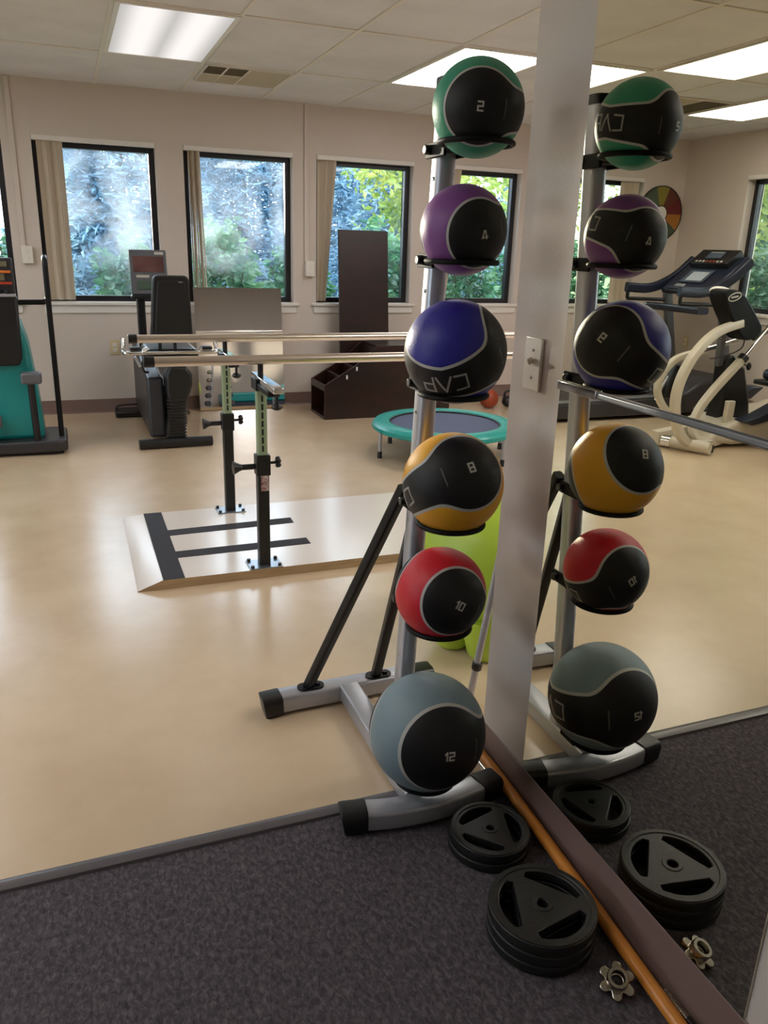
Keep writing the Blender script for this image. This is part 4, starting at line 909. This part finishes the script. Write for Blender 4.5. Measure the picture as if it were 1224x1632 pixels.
etube([(-2.04, 4.62, 0.07), (-2.3, 4.62, 0.10), (-2.6, 4.62, 0.13), (-2.9, 4.62, 0.12)], 0.09, 0.08, 'frame_beam')
m = MB(); m.prism([(-2.36, 0.06), (-2.42, 0.13), (-2.62, 0.20), (-2.80, 0.18), (-3.02, 0.235), (-3.55, 0.30), (-3.62, 0.02), (-2.60, 0.02)], 'y', 4.42, 4.85); m.build('flywheel_shell', M_cream, el, bevel=0.03, seg=3)
for y in (4.36, 4.80):
    m = MB(); m.prism([(-2.62, 0.205), (-2.70, 0.175), (-2.85, 0.20), (-3.10, 0.28), (-3.22, 0.37), (-3.10, 0.375), (-2.90, 0.30), (-2.75, 0.235)], 'y', y, y+0.13); m.build('foot_pedal', M_navy, el, bevel=0.012)
m = MB(); m.prism([(-2.58, 0.10), (-2.92, 0.10), (-2.88, 0.30), (-2.78, 0.56), (-2.66, 0.66), (-2.60, 0.62), (-2.60, 0.34)], 'y', 4.60, 4.74); m.build('centre_tower', M_black, el, bevel=0.02)
m = MB(); m.rtube([(-2.58, 4.67, 0.58), (-2.50, 4.60, 0.86)], 0.05, 0.05, 0.012, up=(1, 0, 0)); m.build('console_mast', M_greyframe, el)
m = MB(); m.prism([(-2.30, 0.30), (-2.38, 0.56), (-2.47, 0.55), (-2.44, 0.28)], 'y', 4.88, 4.96); m.build('link_guard', M_black, el, bevel=0.015)
m = MB(); m.tube([(-2.26, 4.93, 0.28), (-2.36, 4.93, 0.46)], 0.012, 10); m.build('link_rod', M_chrome, el)
m = MB(); m.tube(spline([(-2.62, 4.50, 0.80), (-2.60, 4.50, 0.72), (-2.50, 4.55, 0.66), (-2.42, 4.6, 0.64)], 6), 0.005, 8); m.build('sensor_cable', M_black, el)
MB().bx(-2.62, -2.55, 4.48, 4.52, 0.02, 0.34).build('rear_link', M_cream, el, bevel=0.006)
for x, y_ in ((-2.335, 4.36), (-2.9, 4.5)):
    MB().cyl((x, y_, 0.0), (x, y_, 0.05), 0.02, seg=12).build('levelling_foot', M_rubber, el)
bn = thing('padded_bench', 'dark blue padded seat on a pedestal beside the elliptical trainer, at the mirror edge', 'bench', (-3.06, 4.12, 0))
MB().bx(-3.14, -2.60, 3.96, 4.28, 0.535, 0.61).build('cushion', M_navy, bn, bevel=0.03, seg=3); MB().bx(-3.16, -2.56, 3.94, 4.30, 0.50, 0.535).build('seat_board', M_black, bn, bevel=0.008)
MB().cyl((-3.06, 4.12, 0.02), (-3.06, 4.12, 0.50), 0.03, seg=16).build('pedestal', M_black, bn)
MB().bx(-3.2, -2.92, 3.96, 4.28, 0.0, 0.03).build('base', M_black, bn, bevel=0.008)

# ------------------------------------------------------------------ what the leaning mirror shows: dumbbells and a mat table behind the partition
DX = 2.27
dr = thing('dumbbell_rack', 'vertical two-column dumbbell rack, a small reflection in the leaning mirror', 'dumbbell rack', (DX, -0.25, 0))
for s in (-1, 1):
    MB().rtube([(DX+s*0.165, -0.25, 0.04), (DX+s*0.075, -0.25, 0.74)], 0.035, 0.035, 0.006, up=(0, 1, 0)).build('side_post', M_silver, dr)
    MB().rtube([(DX+s*0.165, -0.45, 0.02), (DX+s*0.165, -0.05, 0.02)], 0.04, 0.04, 0.006).build('foot', M_black, dr)
MB().cyl((DX-0.12, -0.25, 0.76), (DX+0.12, -0.25, 0.76), 0.016, seg=12).build('top_handle', M_black, dr)
DB = []
for lv in range(5):
    z = 0.12+0.13*lv
    for s in (-1, 1):
        xx = DX+s*(0.165-0.09*(z-0.04)/0.70)
        for q in (-1, 1): MB().bx(min(xx, xx+s*0.062), max(xx, xx+s*0.062), -0.25+q*0.03-0.004, -0.25+q*0.03+0.004, z-0.03, z-0.018).build('cradle', M_black, dr)
        DB.append((xx+s*0.045, z, lv, s))
LV = ['lowest', 'second lowest', 'middle', 'second highest', 'highest']
for xx, z, lv, s in DB:
    t = thing('dumbbell', 'chrome hex dumbbell on the %s cradle, %s column of the reflected rack' % (LV[lv], 'right-hand' if s > 0 else 'left-hand'), 'dumbbell', (xx, -0.25, z), 'dumbbells on the reflected rack')
    k = 0.050-0.004*lv
    MB().cyl((xx, -0.31, z), (xx, -0.19, z), 0.014, seg=12).build('handle', M_chrome, t)
    for q in (-1, 1): MB().cyl((xx, -0.25+q*0.055, z), (xx, -0.25+q*0.115, z), k, k*0.92, seg=6).build('weight_head', M_steel if lv > 2 else M_darkgrey, t, bevel=0.004)
mt = thing('mat_table', 'teal padded mat on a low dark base, reflected in the leaning mirror', 'exercise mat', (3.3, -1.4, 0))
MB().bx(2.55, 4.3, -1.95, -0.95, 0.03, 0.13).build('base', M_mat_dark, mt, bevel=0.01); MB().bx(2.53, 4.32, -1.97, -0.93, 0.13, 0.30).build('pad', M_teal, mt, bevel=0.03, seg=3)
MB().bx(2.57, 4.28, -1.93, -0.97, 0.0, 0.03).build('kick_strip', M_red, mt)

# ------------------------------------------------------------------ outdoors
tag(MB().bx(-40, 40, YB+0.2, 60, -0.25, -0.15).build('lawn', mat('grass_ground', (96, 122, 64), 0.9, var=((70, 96, 44), 3, 6))), 'green lawn outside the windows', 'lawn', kind='structure')
tag(MB().bx(-40, XL-0.2, -20, YB+0.2, -0.25, -0.15).build('lawn', bpy.data.materials['grass_ground']), 'green lawn outside the side wall', 'lawn', kind='structure')
L_shrub = leaf_mat('shrub_leaf', (24, 74, 50), (52, 116, 78), (128, 170, 116), 2.2)
L_spruce = leaf_mat('blue_spruce_needle', (58, 92, 116), (102, 142, 168), (172, 198, 208), 1.6)
L_ash = leaf_mat('yellow_green_leaf', (96, 130, 50), (150, 172, 78), (206, 206, 110), 1.4)
L_dark = leaf_mat('dark_green_leaf', (30, 62, 48), (58, 98, 72), (120, 150, 104), 1.5)
M_bark = mat('bark', (74, 60, 50), 0.9, bump=(30, 0.6), var=((52, 42, 36), 8, 4))
def leaves(P, size, droop=0.3, long=1.6):
    """one folded leaf (two quads) per point of P"""
    n = len(P); d = rng.normal(size=(n, 3)); d[:, 2] = d[:, 2]*0.5-droop; d /= np.linalg.norm(d, axis=1)[:, None]
    q = rng.normal(size=(n, 3)); s = np.cross(d, q); s /= np.linalg.norm(s, axis=1)[:, None]; nn = np.cross(s, d)
    L = size*(0.6+0.8*rng.random(n))[:, None]; Wd = L*0.5/long*1.6
    a = P; b = P+d*L*0.5+s*Wd*0.5+nn*L*0.10; c = P+d*L; e = P+d*L*0.5-s*Wd*0.5+nn*L*0.10; mid = P+d*L*0.5
    V = np.stack([a, b, c, e, mid], 1).reshape(-1, 3); i = (np.arange(n)*5)[:, None]
    F = np.concatenate([i+np.array([[0, 1, 2, 4]]), i+np.array([[0, 4, 2, 3]])], 0)
    return V, F
def foliage(name, P, size, m, parent, **k):
    V, F = leaves(np.asarray(P), size, **k); me = bpy.data.meshes.new(name); me.from_pydata(V.tolist(), [], F.tolist()); me.materials.append(m); me.update()
    o = bpy.data.objects.new(name, me); COL.objects.link(o); o.parent = parent; return o
def shrub(x, y, h, rad, label, n=2600, m=None):
    t = thing('shrub', label, 'shrub', (x, y, -0.15), 'shrubs outside the windows')
    st = MB()
    for k in range(6):
        a = k*1.05+x; st.tube([(0, 0, 0), (0.25*rad*math.cos(a), 0.25*rad*math.sin(a), h*0.4), (0.7*rad*math.cos(a), 0.7*rad*math.sin(a), h*0.85)], 0.012, 5, scale=[1, 0.8, 0.4])
    st.build('stems', M_bark, t, local=True)
    u = rng.normal(size=(n, 3)); u /= np.linalg.norm(u, axis=1)[:, None]; rr = 0.55+0.45*rng.random(n)**0.5
    lump = 1+0.16*np.sin(u[:, 0]*7+x)*np.cos(u[:, 2]*6+x*2)
    P = u*(rr*lump)[:, None]*np.array([rad*0.79, rad*1.15, h*0.5])+np.array([0, 0, h*0.5]); P[:, 2] = np.maximum(P[:, 2], 0.06)
    foliage('leaves', P, 0.095, m or L_shrub, t)
SH = ['beyond the window next to the colour wheel', 'beyond the second window from the colour wheel', 'two windows from the colour wheel', 'just behind the teal machine window', 'to the left of the recumbent machine window', 'behind the display of the recumbent machine',
      'between the two hazy windows', 'above the leaning mirror', 'left of the tall dark board', 'right of the tall dark board', 'left of the ball rack window', 'low in the ball rack window', 'at the far right end']
for k, lb in enumerate(SH):
    x = -4.6+0.86*k; shrub(x, 8.2+0.2*math.sin(k*1.7), 1.62+0.12*math.sin(k*2.9), 0.44, 'leafy green shrub outside %s' % lb)
for k, lb in enumerate(['beside the corner', 'next from the corner', 'third from the corner']):
    shrub(-5.3-0.1*k, 7.0-1.42*k, 1.75, 0.50, 'leafy green shrub outside the side window %s' % lb, m=L_dark)
def spruce(x, y, h, rad, label, n=24000, m=None, size=0.165):
    t = thing('spruce_tree', label, 'tree', (x, y, -0.15), 'trees outside the windows')
    MB().tube([(0, 0, 0), (0, 0, h*0.95)], 0.16, 8, scale=[1, 0.15]).build('trunk', M_bark, t, local=True)
    z = 0.3+(h-0.3)*(1-np.sqrt(rng.random(n))); layer = np.round(z/0.45)*0.45; z = layer+0.16*rng.normal(size=n)
    a = rng.random(n)*2*np.pi; arm = np.round(a/(2*np.pi/9)+layer*1.7)*(2*np.pi/9)-layer*1.7*(2*np.pi/9); a = arm+0.24*rng.normal(size=n)
    R = rad*np.clip(1-z/h, 0.02, 1)*(0.25+0.75*np.sqrt(rng.random(n)))
    P = np.stack([R*np.cos(a), R*np.sin(a), z-0.22*R], 1)
    foliage('needles', P, size, m or L_spruce, t, droop=0.15, long=2.6)
def broadleaf(x, y, h, rad, z0, label, n=9000, m=None, size=0.12):
    t = thing('leafy_tree', label, 'tree', (x, y, -0.15), 'trees outside the windows')
    tk = MB(); tk.tube([(0, 0, 0), (0.05, 0, z0), (0.1, 0.05, h*0.8)], 0.11, 8, scale=[1, 0.8, 0.2]); cl = []
    for k in range(16):
        a = k*2.4; zz = z0+(h-z0)*((k+0.5)/16); rr = rad*math.sin(math.pi*min(1, (k+1.5)/17))**0.6*(0.55+0.45*random.random()); p = np.array([rr*math.cos(a), rr*math.sin(a), zz]); cl.append(p)
        tk.tube([(0.06, 0.02, max(0.3, zz-0.7)), tuple(p*np.array([0.6, 0.6, 1])), tuple(p)], 0.03, 5, scale=[1, 0.6, 0.3])
    tk.build('trunk', M_bark, t, local=True)
    cl = np.array(cl); ci = rng.integers(0, len(cl), n); P = cl[ci]+rng.normal(size=(n, 3))*np.array([0.42, 0.42, 0.24])*rad*0.55
    foliage('leaves', P, size, m or L_ash, t, droop=0.35)
spruce(-5.6, 14.5, 5.0, 2.2, 'dense blue-green spruce beyond the left end of the windows')
spruce(1.0, 15.0, 5.6, 2.15, 'blue-green spruce beyond the hazy window of the recumbent machine')
spruce(3.8, 18.6, 6.6, 2.2, 'blue-green spruce beyond the hazy window over the leaning mirror')
spruce(6.4, 15.2, 5.8, 2.2, 'blue-green spruce beyond the tall dark board')
spruce(12.0, 20.0, 5.2, 2.2, 'far blue-green spruce beyond the ball rack window')
for k, (x_, y_) in enumerate(((0.2, 23.0), (3.6, 26.0), (6.8, 22.5), (9.8, 26.0))):
    spruce(x_, y_, 7.0, 2.0, 'distant blue-green spruce behind the others, %s from the left' % ['first', 'second', 'third', 'fourth'][k], n=14000, size=0.22)
broadleaf(5.25, 11.4, 4.6, 1.25, 1.75, 'yellow-green tree with hanging sprays beyond the tall dark board')
broadleaf(8.6, 12.6, 4.6, 1.4, 2.0, 'yellow-green tree beyond the ball rack window')
broadleaf(-7.0, 8.2, 4.4, 1.5, 1.5, 'yellow-green tree beyond the corner, seen in the mirror')
spruce(-10.2, 11.2, 6.5, 2.3, 'dark green evergreen outside the corner, seen in the mirror', m=L_dark)
spruce(-15.0, 7.5, 6.0, 2.8, 'far dark evergreen beyond the side wall windows', m=L_dark)
broadleaf(-4.0, 10.8, 4.6, 1.5, 1.6, 'yellow-green tree beyond the window beside the colour wheel')
